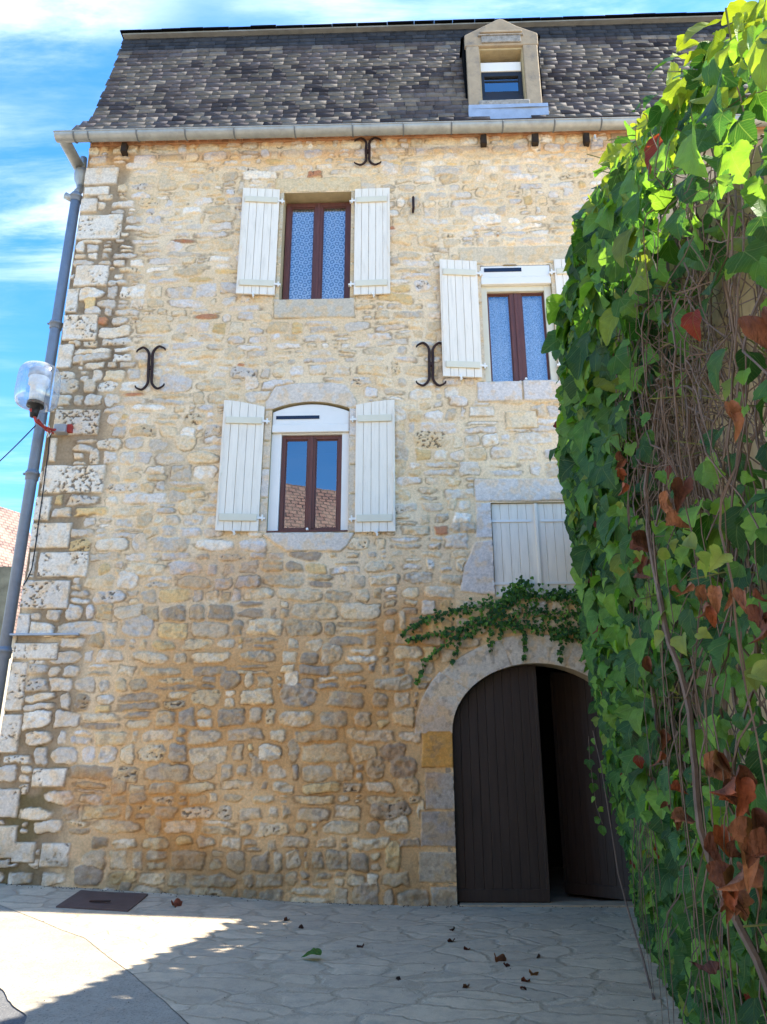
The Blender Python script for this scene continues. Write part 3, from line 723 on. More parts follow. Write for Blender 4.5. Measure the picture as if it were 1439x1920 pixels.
# right window
w = winroot('window', 1.80, .1, 7.22, 'brown wooden window with net curtains under a roller shutter box')
casement(w, 1.335, 2.245, 7.24, 8.86, .13, M['brownwood'], st=.012, rail=.025, mull=.19)
curtain(w, 1.34, 2.24, 7.24, 8.85, .21, M['net'])
b = MB(); b.box(1.242, 1.333, .045, .19, 7.225, 8.95).box(2.247, 2.358, .045, .19, 7.225, 8.95).box(1.333, 2.247, .05, .19, 8.862, 8.95)
b.build('guide_rail', M['cream'], w, bevel=.004)
b = MB(); b.box(1.242, 2.358, -.005, .2, 9.09, 9.305).prism([(1.242, 8.952), (2.358, 8.952), (2.358, 9.088), (1.242, 9.088)], -.02, .2)
b.build('roller_box', M['pvc'], w, bevel=.014)
b = MB(); b.box(1.30, 1.90, -.012, -.006, 9.19, 9.26); b.build('solar_strip', M['solar'], w)
b = MB(); b.tube([(1.86, .05, 7.25), (1.86, .0, 7.262)], .02, 10); b.build('knob', M['pvc'], w)

# shutters ----------------------------------------------------------------
def shutter(hx, w, z0, z1, side, ang, label, np_=5, arch=None, y=-.045, bat=(.20, .24), mat='white', thick=.032):
    """hx: hinge x; side -1 the leaf lies to the left of the hinge, +1 to the right; ang: how far it stands off the wall"""
    loc = (hx, y, z0)
    root = bpy.data.objects.new('shutter', None)
    def rot(p):
        dx, dy = p[0], p[1]; a = ang*side
        return (hx+dx*cos(a)+dy*sin(a), y-dx*sin(a)+dy*cos(a), z0+p[2])
    b = MB(); pw = w/np_
    for k in range(np_):
        a = side*(k*pw+.0022+random.uniform(0, .0012)); c = side*((k+1)*pw-.0022); x0, x1 = min(a, c), max(a, c)
        ta = tb_ = z1-z0
        if arch: ta += arch*(1-(abs(x0)/w))**2*0-(arch*(1-abs(x0)/w)**1.6); tb_ -= arch*(1-abs(x1)/w)**1.6
        dy = random.uniform(-.0015, .0015)
        b.prism([(x0, 0), (x1, 0), (x1, tb_), (x0, ta)], dy, thick+dy)
    b.v = [rot(p) for p in b.v]
    me = bpy.data.meshes.new('shutter'); me.from_pydata(b.v, [], b.f); me.update()
    o = link('shutter', me, M[mat], house); o['label'] = label
    bv = o.modifiers.new('bevel', 'BEVEL'); bv.width = .003; bv.segments = 1; bv.limit_method = 'ANGLE'
    for zz in (bat[0], z1-z0-bat[1]-(arch or 0)):
        b = MB(); x0, x1 = sorted((side*.03, side*(w-.05))); b.box(x0, x1, -.026, -.0015, zz-.055, zz+.055)
        b.v = [rot(p) for p in b.v]; b.build('batten', M['cream'], o, bevel=.006)
        b = MB(); x0, x1 = sorted((-side*.055, side*.03)); b.box(x0, x1, -.008, .0, zz-.018, zz+.018)
        b.tube([(-side*.045, .004, zz-.045), (-side*.045, .004, zz+.05)], .013, 8)
        b.box(*sorted((-side*.05, -side*.085)), -.006, .05, zz-.02, zz+.012)
        b.v = [rot(p) for p in b.v]; b.build('hinge', M['pvc'], o, bevel=.002)
    b = MB(); cxm = side*w*.55
    b.box(cxm-.012, cxm+.012, -.035, .05, -.05, -.03).box(cxm-.01, cxm+.01, -.038, -.03, -.075, .03); b.tube([(cxm-.04, -.036, .0), (cxm+.02, -.036, -.055)], .009, 6)
    b.v = [rot(p) for p in b.v]; b.build('catch', M['pvc'], o)
    # espagnolette bar along the free edge
    b = MB(); fx = side*(w-.03); b.tube([(fx, -.008, .08), (fx, -.008, (z1-z0)-.12)], .006, 6); b.box(fx-.012, fx+.012, -.02, -.001, (z1-z0)*.42, (z1-z0)*.47); b.tube([(fx, -.016, (z1-z0)*.44), (fx+.02*side, -.03, (z1-z0)*.36)], .007, 6)
    b.v = [rot(p) for p in b.v]; b.build('latch_bar', M['white'], o)
    return o
shutter(-2.065, .62, 8.82, 10.90, -1, R_(6), 'left shutter of the lace-curtained top window, hooked open')
shutter(-.80, .59, 8.79, 10.87, 1, R_(1.5), 'right shutter of the lace-curtained top window, flat on the wall')
shutter(-2.13, .62, 4.85, 6.93, -1, R_(5), 'left shutter of the middle window, top edge curved', arch=.10)
shutter(-.745, .59, 4.82, 6.91, 1, R_(1.5), 'right shutter of the middle window, top edge curved', arch=.07)
shutter(1.19, .61, 7.27, 9.38, -1, R_(6), 'left shutter of the net-curtained window beside the creeper')
shutter(2.42, .60, 7.27, 9.38, 1, R_(2), 'right shutter almost hidden in the creeper')
# closed pair
for side, hx, lb in ((1, 1.232, 'left closed shutter leaf above the garage door'), (-1, 2.488, 'right closed shutter leaf with flaking paint beside the creeper')):
    b = MB(); w_ = .622
    for k in range(5):
        a = hx+side*(k*w_/5+.002); c = hx+side*((k+1)*w_/5-.002); b.box(min(a, c), max(a, c), .03+random.uniform(0, .002), .06, 3.875, 5.245)
    o = b.build('shutter', M['white'], house, bevel=.003); o['label'] = lb
    for zz in (4.98, 4.06):
        b = MB(); x0, x1 = sorted((hx+side*.03, hx+side*.56)); b.box(x0, x1, .018, .0285, zz-.018, zz+.018).box(*sorted((hx-side*.045, hx+side*.03)), .012, .017, zz-.02, zz+.02); b.tube([(hx-side*.03, .0, zz-.035), (hx-side*.03, .0, zz+.04)], .014, 8); b.build('hinge', M['pvc'], o, bevel=.002)
    if side == 1:
        b = MB(); b.box(1.845, 1.885, .004, .028, 3.88, 5.24); b.build('cover_strip', M['white'], o, bevel=.004)

# garage door -------------------------------------------------------------
def arch_h(x): return DZ0+DB*math.sqrt(max(0, 1-((x-DCX)/DA)**2))
def leaf(xa, xb, hinge, ang, y, label):
    """planked leaf following the arch, turned about its hinge"""
    b = MB(); n_ = 10
    edges_ = [xa+(xb-xa)*k/n_ for k in range(n_+1)]
    for k in range(n_):
        x0, x1 = edges_[k]+.0015, edges_[k+1]-.0015
        poly = [(x0, .02), (x1, .02)]+[(x1-(x1-x0)*j/3, arch_h(x1-(x1-x0)*j/3)-.012) for j in range(4)]
        d_ = random.uniform(-.002, .002)+(.006 if k in (3,) else 0)
        b.prism(poly, y+d_, y+.045)
    def rot(p):
        dx, dy = p[0]-hinge, p[1]-y
        return (hinge+dx*cos(ang)-dy*sin(ang), y+dx*sin(ang)+dy*cos(ang), p[2])
    b.v = [rot(p) for p in b.v]; o = b.build('garage_door_leaf', M['door'], house, bevel=.004); o['label'] = label
    b = MB(); b.box(xa+.005, xb-.005, y-.026, y-.004, .03, .17); b.v = [rot(p) for p in b.v]; b.build('kick_board', M['door'], o, bevel=.004)
    fe = xb if abs(xb-hinge) > abs(xa-hinge) else xa
    b = MB(); x0, x1 = sorted((fe, fe+(.045 if fe == xa else -.045))); b.box(x0, x1, y-.022, y-.004, .172, arch_h(fe)-.09 if abs(fe-DCX) < .9 else 2.2); b.v = [rot(p) for p in b.v]; b.build('edge_strip', M['door'], o, bevel=.004)
    for zz in (.45, 1.9):
        b = MB(); x0, x1 = sorted((hinge+(.03 if fe > hinge else -.03), hinge+(.7 if fe > hinge else -.7))); b.box(x0, x1, y+.05, y+.06, zz-.03, zz+.03); b.v = [rot(p) for p in b.v]; b.build('strap_hinge', M['iron'], o)
    return o
leaf(DCX-DA+.004, 1.735, DCX-DA, 0.0, .12, 'closed left leaf of the garage door')
leaf(1.76, DCX+DA-.004, DCX+DA, -R_(44), .14, 'right leaf of the garage door standing ajar inwards')
b = MB(); b.box(.60, 2.86, -.07, .30, -.10, .018); b.build('threshold', M['dressed'], house, bevel=.01)
b = MB(); b.box(2.872, 2.96, -.035, .05, 0.0, 1.4); b.build('door_jamb', M['white'], house, bevel=.006)

# iron wall anchors -------------------------------------------------------
def anchor(x, z, s, label, tilt=0.0):
    b = MB()
    for sg in (-1, 1):
        pts = []; r = .5*s
        # two back-to-back curves, each hooked at both ends
        for k in range(17):
            t = -1+2*k/16; zz = t*.36*s
            pts.append((sg*(.030+.0*abs(t)+.10*max(0, abs(t)-.45)**1.3*s*2.2), -.045, zz))
        top = [(sg*(.175), -.045, .46*s-.015), (sg*.215, -.045, .43*s-.02), (sg*.225, -.045, .38*s-.01)]
        bot = [(p[0], p[1], -p[2]) for p in top]
        up_ = [(sg*.06, -.045, .40*s), (sg*.12, -.045, .462*s)]; dn = [(p[0], p[1], -p[2]) for p in up_]
        line = bot[::-1]+dn[::-1]+[(sg*.028, -.045, t*.30*s) for t in (-1, -.5, 0, .5, 1)]+up_+top
        # smooth the polyline
        P = [Vector(p) for p in line]; Q = []
        for k in range(len(P)-1):
            p0 = P[max(k-1, 0)]; p1 = P[k]; p2 = P[k+1]; p3 = P[min(k+2, len(P)-1)]
            for j in range(5):
                t = j/5; Q.append(.5*((2*p1)+(p2-p0)*t+(2*p0-5*p1+4*p2-p3)*t*t+(3*p1-p0-3*p2+p3)*t**3))
        Q.append(P[-1]); n_ = len(Q)
        rr = [.011+.012*sin(pi*k/(n_-1)) for k in range(n_)]
        b.tube(Q, rr, 8)
    b.box(-.028, .028, -.06, .01, -.03, .03)
    c_, s_ = cos(tilt), sin(tilt)
    b.v = [(x+p[0]*c_+p[2]*s_, p[1], z-p[0]*s_+p[2]*c_) for p in b.v]
    o = b.build('wall_anchor', M['iron'], house, smooth_=False); o['label'] = label
anchor(-3.955, 7.535, .80, 'iron wall anchor above and left of the middle window', -.06)
anchor(.41, 7.515, .80, 'iron wall anchor partly behind the open shutter', .02)
anchor(-.585, 11.66, .62, 'iron wall anchor under the gutter', 0)
# hook
b = MB(); b.tube([(.18, .02, 10.62), (.18, -.10, 10.62), (.18, -.11, 10.40), (.17, -.04, 10.36)], .022, 8); b.build('wall_hook', M['iron'], house)
b = MB(); b.tube([(3.28, .02, 11.80), (3.28, -.12, 11.80), (3.28, -.13, 11.68)], .02, 8); b.build('wall_hook', M['white'], house)
# beam ends
for x_, z_ in ((-4.82, 11.86), (1.40, 11.83), (2.28, 11.82), (3.15, 11.79)):
    b = MB(); b.box(x_-.05, x_+.05, -.11, .05, z_-.12, z_+.08)
    b.v = [(p[0]+random.uniform(-.01, .01), p[1], p[2]+random.uniform(-.012, .012)) for p in b.v]
    b.build('beam_end', M['beam'], house, bevel=.008)
# zinc ledge on the corner
b = MB(); b.box(-5.52, -4.56, -.07, .01, 3.37, 3.395); b.build('ledge', M['zincwhite'], house, bevel=.003)

# eaves course of half-round tiles ----------------------------------------
b = MB()
x_ = -5.42
while x_ < 8.5:
    r = .088+random.uniform(-.006, .006); y1 = -.17+random.uniform(-.02, .012); zc_ = 11.958+random.uniform(-.004, .004)
    o_ = [(x_+r+r*cos(pi-pi*k/8), zc_+r*.82*sin(pi*k/8)) for k in range(9)]; i_ = [(x_+r+(r-.018)*cos(pi*k/8), zc_+(r-.018)*.8*sin(pi*k/8)) for k in range(9)]
    n0 = len(b.v); ring = o_+i_
    for k in range(8):
        b.prism([o_[k], i_[8-k], i_[7-k], o_[k+1]], y1, .02)
    x_ += 2*r+.012
b.box(-5.44, 9, -.13, .02, 12.032, 12.10)
b.box(-5.44, 9, -.05, .018, 11.945, 12.031)
b.build('eaves_course', M['terracotta'], house)

# roof --------------------------------------------------------------------
ZB, YB = 15.35, .72        # break at the top of the steep slope
def roof_y(z):             # profile with a kick at the eave
    t = (z-12.14)/(ZB-12.14)
    return -.16+(YB+.16)*t-.06*max(0, (0.12-t)/0.12)**1.5
def roof_np(z):
    t = (z-12.14)/(ZB-12.14); return -.16+(YB+.16)*t-.06*np.clip((0.12-t)/0.12, 0, 1)**1.5
# backing
b = MB(); zs = [12.10+.0, 12.2, 12.35, 12.6, 13.5, 14.4, ZB]
def left_x(z): return -5.44-.17*max(0, 1-(z-12.14)/.5)**1.6+.0*z
for a, c in zip(zs[:-1], zs[1:]):
    b.add([(left_x(a)+.02, roof_y(a)+.05, a), (9, roof_y(a)+.05, a), (9, roof_y(c)+.05, c), (left_x(c)+.02, roof_y(c)+.05, c)], [(0, 1, 2, 3)])
b.add([(-5.43, -.1, 12.1), (-5.43, YB, ZB), (-5.43, 9-YB, ZB), (-5.43, 9.1, 12.1)], [(0, 1, 2, 3)])
b.add([(-5.43, YB, ZB), (9, YB, ZB), (9, 4.5, ZB+1.0), (-5.43, 4.5, ZB+1.0)], [(0, 1, 2, 3)])
b.add([(-5.43, 9-YB, ZB), (9, 9-YB, ZB), (9, 4.5, ZB+1.0), (-5.43, 4.5, ZB+1.0)], [(3, 2, 1, 0)])
b.add([(-5.43, YB, ZB), (-5.43, 4.5, ZB+1.0), (-5.43, 9-YB, ZB)], [(0, 1, 2)])
b.add([(-5.43, 9-YB, ZB), (9, 9-YB, ZB), (9, 9.1, 12.1), (-5.43, 9.1, 12.1)], [(3, 2, 1, 0)])
b.build('roof_deck', M['darkframe'], house)
Vs, Cs = [], []
DX0, DX1 = 1.18, 2.48       # dormer sides
z = 12.06; rowi = 0
while z < ZB-.02:
    ex = .142*random.uniform(.93, 1.07)
    x_ = left_x(z)-random.uniform(0, .05)
    while x_ < 8.9:
        w = random.uniform(.15, .33); x1 = x_+w-.004
        if not (x_ > DX0+.02 and x1 < DX1-.02 and z < 14.6):
            th = .010 if random.random() < .93 else random.uniform(.012, .02); lz = z+random.gauss(0, .007); hz = z+ex*1.7; sk = random.gauss(0, .005)
            ya = roof_y(lz); yb = roof_y(hz)
            j = lambda s_: random.gauss(0, s_)
            off = .003
            lo = [(x_+j(.003), ya-th-off, lz+sk), (x1+j(.003), ya-th-off, lz-sk), (x1, ya-off, lz-sk), (x_, ya-off, lz+sk)]
            hi = [(x_, yb-.001, hz), (x1, yb-.001, hz), (x1, yb+.012, hz), (x_, yb+.012, hz)]
            Vs += lo+hi
            tn = float(fbm(np.array([x_*1.3+5]), np.array([z*2.1]), 401, 4)[0]); base = np.array((94, 89, 92))+np.array((62, 56, 50))*(tn-.42)*1.8+random.gauss(0, 7)
            if z > 14.8: base = np.array((72, 76, 84))+random.gauss(0, 5)  # top rows: shadow of the ridge cap put into the slate colour
            c = lin(np.clip(np.array(base), 30, 200)*random.uniform(.72, .80))
            ed = lin(np.array((122, 116, 108))*random.uniform(.8, 1.1)) if random.random() < .5 and z < 14.8 else c  # pale edges left off the rows painted as cap shadow
            Cs += [ed]*2+[ed]*2+[c]*4
        x_ += w
    z += ex; rowi += 1
nS = len(Vs)//8; base_i = np.arange(nS)[:, None, None]*8
qf = np.array([(0, 3, 2, 1), (4, 5, 6, 7), (0, 1, 5, 4), (1, 2, 6, 5), (2, 3, 7, 6), (3, 0, 4, 7)])[None]
np_mesh('roof_slates', np.array(Vs), (qf+base_i).reshape(-1, 4), M['slate'], house, col=np.array(Cs))
# ridge cap: slates overhanging at the break
b = MB(); x_ = -5.50
while x_ < 9:
    w = random.uniform(.35, .6); b.box(x_, x_+w-.006, YB-.17+random.uniform(-.01, .01), YB+.4, ZB+.0+random.uniform(-.006, .006), ZB+.028+random.uniform(0, .010)); x_ += w
b.build('ridge_cap', M['slate'], house)
b = MB(); b.box(-5.46, 9, YB-.125, YB+.3, ZB-.035, ZB-.006); b.build('ridge_board', M['zinc'], house)
# black drip strip above the gutter
b = MB(); b.box(-5.62, 9, -.30, -.16, 12.02, 12.035); b.build('eave_strip', M['beam'], house)
b = MB(); b.box(-5.58, 9, -.22, -.20, 11.90, 12.019); b.build('eave_board', M['terracotta'], house)

# gutter ------------------------------------------------------------------
gut = bpy.data.objects.new('gutter', None)
GY, GZ, GR = -.40, 11.81, .105
b = MB(); prof = [(cos(pi+pi*k/12)*GR, sin(pi+pi*k/12)*GR) for k in range(13)]
xs_ = [-5.86]+list(np.arange(-5, 9.01, 1.0)); V = []; F = []
def gz_at(x): return GZ-.004*(x+5.5)
V = [(x_, GY+p[0], gz_at(x_)+p[1]) for x_ in xs_ for p in prof]+[(x_, GY+p[0]*.94, gz_at(x_)+p[1]*.94+.004) for x_ in xs_ for p in prof]
n_ = len(prof); o2 = len(xs_)*n_
for a in range(len(xs_)-1):
    for k in range(n_-1):
        F.append((a*n_+k, a*n_+k+1, (a+1)*n_+k+1, (a+1)*n_+k)); F.append((o2+a*n_+k, o2+(a+1)*n_+k, o2+(a+1)*n_+k+1, o2+a*n_+k+1))
b.add(V, F); b.tube([(x_, GY-GR, gz_at(x_)+.004) for x_ in xs_], .012, 8)
# mitred return along the left side
ys_ = [GY, .6, 3.0]
V = [(-5.76+p[0], y_+(-p[0] if y_ == GY else 0)*-1.0*(1 if y_ == GY else 0), GZ+p[1]) for y_ in ys_ for p in prof]
F = [(a*n_+k, (a+1)*n_+k, (a+1)*n_+k+1, a*n_+k+1) for a in range(2) for k in range(n_-1)]
b.add(V, F); b.tube([(-5.76-GR, GY-GR, GZ+.004), (-5.76-GR, 3.0, GZ+.004)], .012, 8)
g_o = b.build('gutter', M['zinc'], house, smooth_=True)
for px_ in (143, 170, 260, 350, 441, 554, 662, 757, 847, 943, 1040, 1128, 1220):
    x_ = at(px_, 250, GY)[0]; b = MB(); rr = GR+.006
    b.tube([(x_, GY+rr*cos(pi+pi*k/10), gz_at(x_)+rr*sin(pi+pi*k/10)) for k in range(11)], .013, 6); b.tube([(x_, GY-rr, gz_at(x_)), (x_, GY-rr+.03, gz_at(x_)+.03)], .01, 6)
    b.build('gutter_bracket', M['bracket'], g_o)

# downpipe ----------------------------------------------------------------
PX, PY, PR = -5.60, .06, .080
b = MB()
b.lathe([(.06, -.30), (.075, -.22), (.12, -.12), (.135, 0), (.135, .06), (.12, .06)], (-5.68, .30, 11.62), 20)
b.tube([(-5.68, .3, 11.70), (-5.70, .3, 12.0)], .06, 14)
b.tube([(-5.68, .30, 11.40), (-5.66, .26, 11.25), (-5.61, .1, 11.08), (PX, PY, 10.98)], .062, 14)
b.build('rain_hopper', M['zinc'], house, smooth_=True)
b = MB(); b.tube([(PX, PY, 11.0), (PX-.01, PY, 7), (PX-.03, PY-.01, .2)], PR, 20)
dp = b.build('downpipe', M['pipe'], house, smooth_=True)
for z_ in (10.93, 8.42, 5.82, 3.17):
    b = MB(); xx = PX-.03*(11-z_)/11
    b.lathe([(PR+.004, -.10), (PR+.016, -.09), (PR+.016, -.02), (PR+.026, -.02), (PR+.026, .02), (PR+.014, .03), (PR+.004, .06)], (xx, PY, z_), 20)
    b.tube([(xx-.1, PY-.02, z_), (xx-.13, PY-.02, z_)], .018, 6)
    b.build('pipe_collar', M['pipe'], dp, smooth_=True)
b = MB(); b.tube([(PX-.02, PY, 10.87), (PX-.17, PY-.05, 10.93)], .06, 12); b.build('pipe_branch', M['zinc'], dp, smooth_=True)

# dormer ------------------------------------------------------------------
def dmat(name, rgb, d): return dress_mat(name, rgb, d, .95)
M['dormer'] = dmat('weathered_dormer_stone', (0.38, 0.29, 0.19), (0.20, 0.17, 0.14)); M['lichen'] = simple('lichen_stone', (0.30, 0.27, 0.23), .95, .3, 16, .9, dirt=(.07, .065, .06), dirt_amt=.95, bscale=30)
DY = -.06
dorm = bpy.data.objects.new('dormer', None); COL.objects.link(dorm); dorm.parent = house; dorm.location = (1.82, 0, 12.4); dorm['label'] = 'stone dormer with pediment, small dark window and pale zinc apron'
b = MB(); b.box(1.18, 1.41, DY, .5, 12.60, 13.97).box(2.20, 2.46, DY, .5, 12.60, 13.97).box(1.21, 2.45, DY-.005, .5, 12.46, 12.598)
b.prism([(1.16, 13.972), (2.48, 13.972), (2.48, 14.24), (2.10, 14.44), (1.88, 14.60), (1.82, 14.62), (1.76, 14.60), (1.50, 14.44), (1.16, 14.24)], DY, .5)
d_o = b.build('dormer_stonework', M['dormer'], dorm, bevel=.018)
b = MB(); b.box(1.46, 2.17, DY-.03, DY, 14.02, 14.17); b.box(1.40, 2.22, DY-.045, DY, 14.175, 14.20); b.build('frieze', M['lichen'], dorm, bevel=.01)
b = MB(); b.box(1.44, 2.20, DY-.028, DY, 14.26, 14.30); b.build('moulding', M['dormer'], dorm, bevel=.01)
b = MB(); b.box(1.36, 2.24, DY-.05, .2, 12.54, 12.66); b.build('dormer_sill', M['lichen'], dorm, bevel=.02)
b = MB(); b.box(1.411, 1.43, .0, .3, 12.66, 13.97).box(2.18, 2.199, .0, .3, 12.66, 13.97).box(1.43, 2.18, .0, .3, 13.93, 13.97); b.build('dormer_reveal', M['reveal'], dorm)
b = MB(); b.box(1.43, 2.17, .10, .22, 13.54, 13.75); b.build('roller_box', M['pvc'], dorm, bevel=.01)
b = MB(); b.box(1.43, 1.50, .12, .2, 12.66, 13.54).box(2.11, 2.18, .12, .2, 12.66, 13.54).box(1.50, 2.11, .12, .2, 13.44, 13.54).box(1.50, 2.11, .12, .2, 12.62, 12.70).box(1.50, 2.11, .145, .19, 13.34, 13.37); b.build('window_frame', M['darkframe'], dorm, bevel=.004)
b = MB(); b.add([(1.50, .16, 12.70), (2.11, .16, 12.70), (2.11, .16, 13.44), (1.50, .16, 13.44)], [(0, 1, 2, 3)]); b.build('pane', M['glass'], dorm)
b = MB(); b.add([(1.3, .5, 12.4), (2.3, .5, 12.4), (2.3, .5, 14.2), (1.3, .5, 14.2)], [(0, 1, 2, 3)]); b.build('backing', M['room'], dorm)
for sg, xa in ((-1, 1.14), (1, 2.50)):
    b = MB()
    b.add([(xa, .02, 12.6), (xa, .9, 12.6), (xa, 2.0, 14.22), (xa, .02, 14.22)], [(0, 1, 2, 3)]); b.add([(xa-sg*.05, .02, 12.6), (xa-sg*.05, .9, 12.6), (xa-sg*.05, 2.0, 14.22), (xa-sg*.05, .02, 14.22)], [(0, 1, 2, 3)])
    b.add([(xa, .02, 12.6), (xa-sg*.05, .02, 12.6), (xa-sg*.05, .02, 14.22), (xa, .02, 14.22)], [(0, 1, 2, 3)])
    b.build('cheek', M['slate'], dorm)
b = MB()
b.prism([(1.10, 14.225), (1.82, 14.64), (2.54, 14.225), (2.54, 14.255), (1.82, 14.675), (1.10, 14.255)][::1], .0, 2.2); b.build('dormer_roof', M['slate'], dorm)
b = MB(); b.prism([(1.15, 12.10), (2.52, 12.10), (2.52, 12.46), (1.16, 12.46)], -.20, -.075); b.add([(1.16, -.201, 12.37), (1.9, -.215, 12.365), (2.2, -.23, 12.36), (2.52, -.21, 12.37), (2.5, -.12, 12.46), (1.18, -.12, 12.46)], [(0, 1, 2, 3, 4, 5)]); b.build('apron', M['zincwhite'], dorm)

# ------------------------------------------------------------------ street lamp on the corner
lx, ly, lz = [float(v) for v in at(72, 726, -.62)]
LS = .83
def lp(prof): return [(r*LS, z*LS) for r, z in prof]
lamp = empty('street_lamp', (lx, ly, 6.35)); tag(lamp, 'clear drum-shaped street lamp strapped in red to the downpipe at the house corner', 'street lamp')
def clear_mat():
    mt, n, l, b = mat_new('clear_plastic'); n.remove(b); out = n['Material Output']
    tr = n.new('ShaderNodeBsdfTransparent'); tr.inputs[0].default_value = (.93, .95, .96, 1)
    gl = n.new('ShaderNodeBsdfGlossy'); gl.inputs['Roughness'].default_value = .12; df = n.new('ShaderNodeBsdfDiffuse'); df.inputs[0].default_value = (.62, .63, .62, 1)
    lw = n.new('ShaderNodeLayerWeight'); lw.inputs[0].default_value = .35
    m1 = n.new('ShaderNodeMixShader'); m1.inputs[0].default_value = .5; l.new(gl.outputs[0], m1.inputs[1]); l.new(df.outputs[0], m1.inputs[2])
    f = n_math(n, l, 'MINIMUM', n_math(n, l, 'ADD', n_math(n, l, 'MULTIPLY', lw.outputs['Facing'], .7), n_range(n, l, n_noise(n, l, 9, 5, .6), .4, .7, .10, .30)), .95)
    m2 = n.new('ShaderNodeMixShader'); l.new(f, m2.inputs[0]); l.new(tr.outputs[0], m2.inputs[1]); l.new(m1.outputs[0], m2.inputs[2]); l.new(m2.outputs[0], out.inputs[0])
    return mt
M['clear'] = clear_mat()
b = MB(); b.lathe(lp([(.10, -.36), (.24, -.365), (.32, -.34), (.355, -.27), (.365, -.1), (.36, .13), (.345, .28), (.30, .36), (.20, .385), (0.001, .39)]), (lx, ly, lz), 40); b.build('shade', M['clear'], lamp, smooth_=True)
b = MB(); b.lathe(lp([(.001, .30), (.15, .30), (.17, .24), (.17, .04), (.13, .03), (.125, -.18), (.115, -.32), (.001, -.325)]), (lx, ly, lz), 28); b.build('reflector', M['whitepart'], lamp, smooth_=True)
b = MB(); b.lathe(lp([(.16, .335), (.19, .30), (.19, .18), (.15, .17)]), (lx, ly, lz), 28); b.build('reflector_ring', M['greymetal'], lamp, smooth_=True)
b = MB(); b.lathe(lp([(.14, -.30), (.145, -.38), (.09, -.385), (.075, -.50), (.06, -.58), (.001, -.59)]), (lx, ly, lz), 24); b.build('socket', M['black'], lamp, smooth_=True)
def A3(px, py, Y): return tuple(float(v) for v in at(px, py, Y))
b = MB(); b.tube([(lx, ly-.04, lz-.40), A3(68, 790, -.60), A3(82, 800, -.42), A3(98, 806, -.16), A3(118, 806, -.07), A3(135, 805, -.06)], .022, 8)
b.tube([(lx-.03, ly-.06, lz-.38), A3(66, 782, -.62)], .024, 8); b.tube([A3(72, 787, -.55), A3(88, 808, -.3), A3(100, 812, -.12)], .016, 8)
e_ = A3(132, 804, -.05); b.box(e_[0]-.035, e_[0]+.035, -.09, 0, e_[2]-.06, e_[2]+.06)
b.build('bracket', M['red'], lamp)
e_ = A3(114, 804, -.10); b = MB(); b.box(e_[0]-.09, e_[0]+.09, -.14, .0, e_[2]-.065, e_[2]+.065); b.build('junction_box', M['greymetal'], lamp, bevel=.008)
b = MB(); b.tube([A3(84, 796, -.3), A3(88, 806, -.3), A3(92, 818, -.28), A3(96, 812, -.2), A3(92, 798, -.2)], .007, 6); b.tube([A3(87, 812, -.25), A3(90, 820, -.2), A3(95, 814, -.2)], .006, 6); b.build('wire_loop', M['pvc'], lamp)
# black cable down the corner and the span wire
cb = MB(); pts = [A3(px_, py_, -.03) for px_, py_ in ((98, 808), (93, 824), (91, 850), (86, 880), (80, 930), (72, 985), (66, 1030), (60, 1066), (52, 1085), (44, 1098))]
cb.tube(pts, .009, 6); tag(cb.build('cable', M['black'], None), 'thin black cable running down the wall beside the downpipe', 'cable')
cb = MB(); A = Vector(A3(67, 798, -.60)); B_ = Vector(A3(-60, 915, .3)); cb.tube([A.lerp(B_, t/12)+Vector((0, 0, -.05*sin(pi*t/12))) for t in range(13)], .009, 6)
tag(cb.build('overhead_wire', M['black'], None), 'thin overhead wire leaving the lamp towards the left', 'wire')

# ------------------------------------------------------------------ metal plate, leaves on the ground
def gp(px, py, z0=0.0):
    d = FW + RI*(px-719.5)/F_PX - UP*(py-960)/F_PX; z_ = z0
    for _ in range(25):
        P = CAM+d*((z_-EYE)/d[2]); z_ = .5*z_+.5*float(gz(P[0], P[1]))
    return P
c4 = [gp(105, 1702, .1), gp(240, 1710, .1), gp(278, 1679, .1), gp(152, 1671, .1)]
b = MB(); n_ = 8; vs_ = []
for lay in (0.016, -0.01):
    for a in range(n_+1):
        for c in range(n_+1):
            u, v = a/n_, c/n_; p = (c4[0]*(1-u)+c4[1]*u)*(1-v)+(c4[3]*(1-u)+c4[2]*u)*v
            vs_.append((p[0], p[1], p[2]+lay+.006*sin(u*5)*sin(v*4)))
fs = []
for a in range(n_):
    for c in range(n_):
        i0 = a*(n_+1)+c; fs.append((i0, i0+n_+1, i0+n_+2, i0+1))
per = [c for c in range(n_+1)]+[a*(n_+1)+n_ for a in range(1, n_+1)]+[n_*(n_+1)+c for c in range(n_-1, -1, -1)]+[a*(n_+1) for a in range(n_-1, 0, -1)]
o_l = (n_+1)**2
for a in range(len(per)): p, q = per[a], per[(a+1) % len(per)]; fs.append((p, q, q+o_l, p+o_l))
b.add(vs_, fs)
ctr = sum(c4)/4
plate = b.build('cover_plate', M['plate'], None); tag(plate, 'flat rusty brown metal cover plate on the paving at the wall foot', 'cover plate')
b = MB(); b.box(ctr[0]-.10, ctr[0]+.14, ctr[1]-.18, ctr[1]-.15, ctr[2]+.017, ctr[2]+.032); b.build('grip_bar', M['iron'], plate)

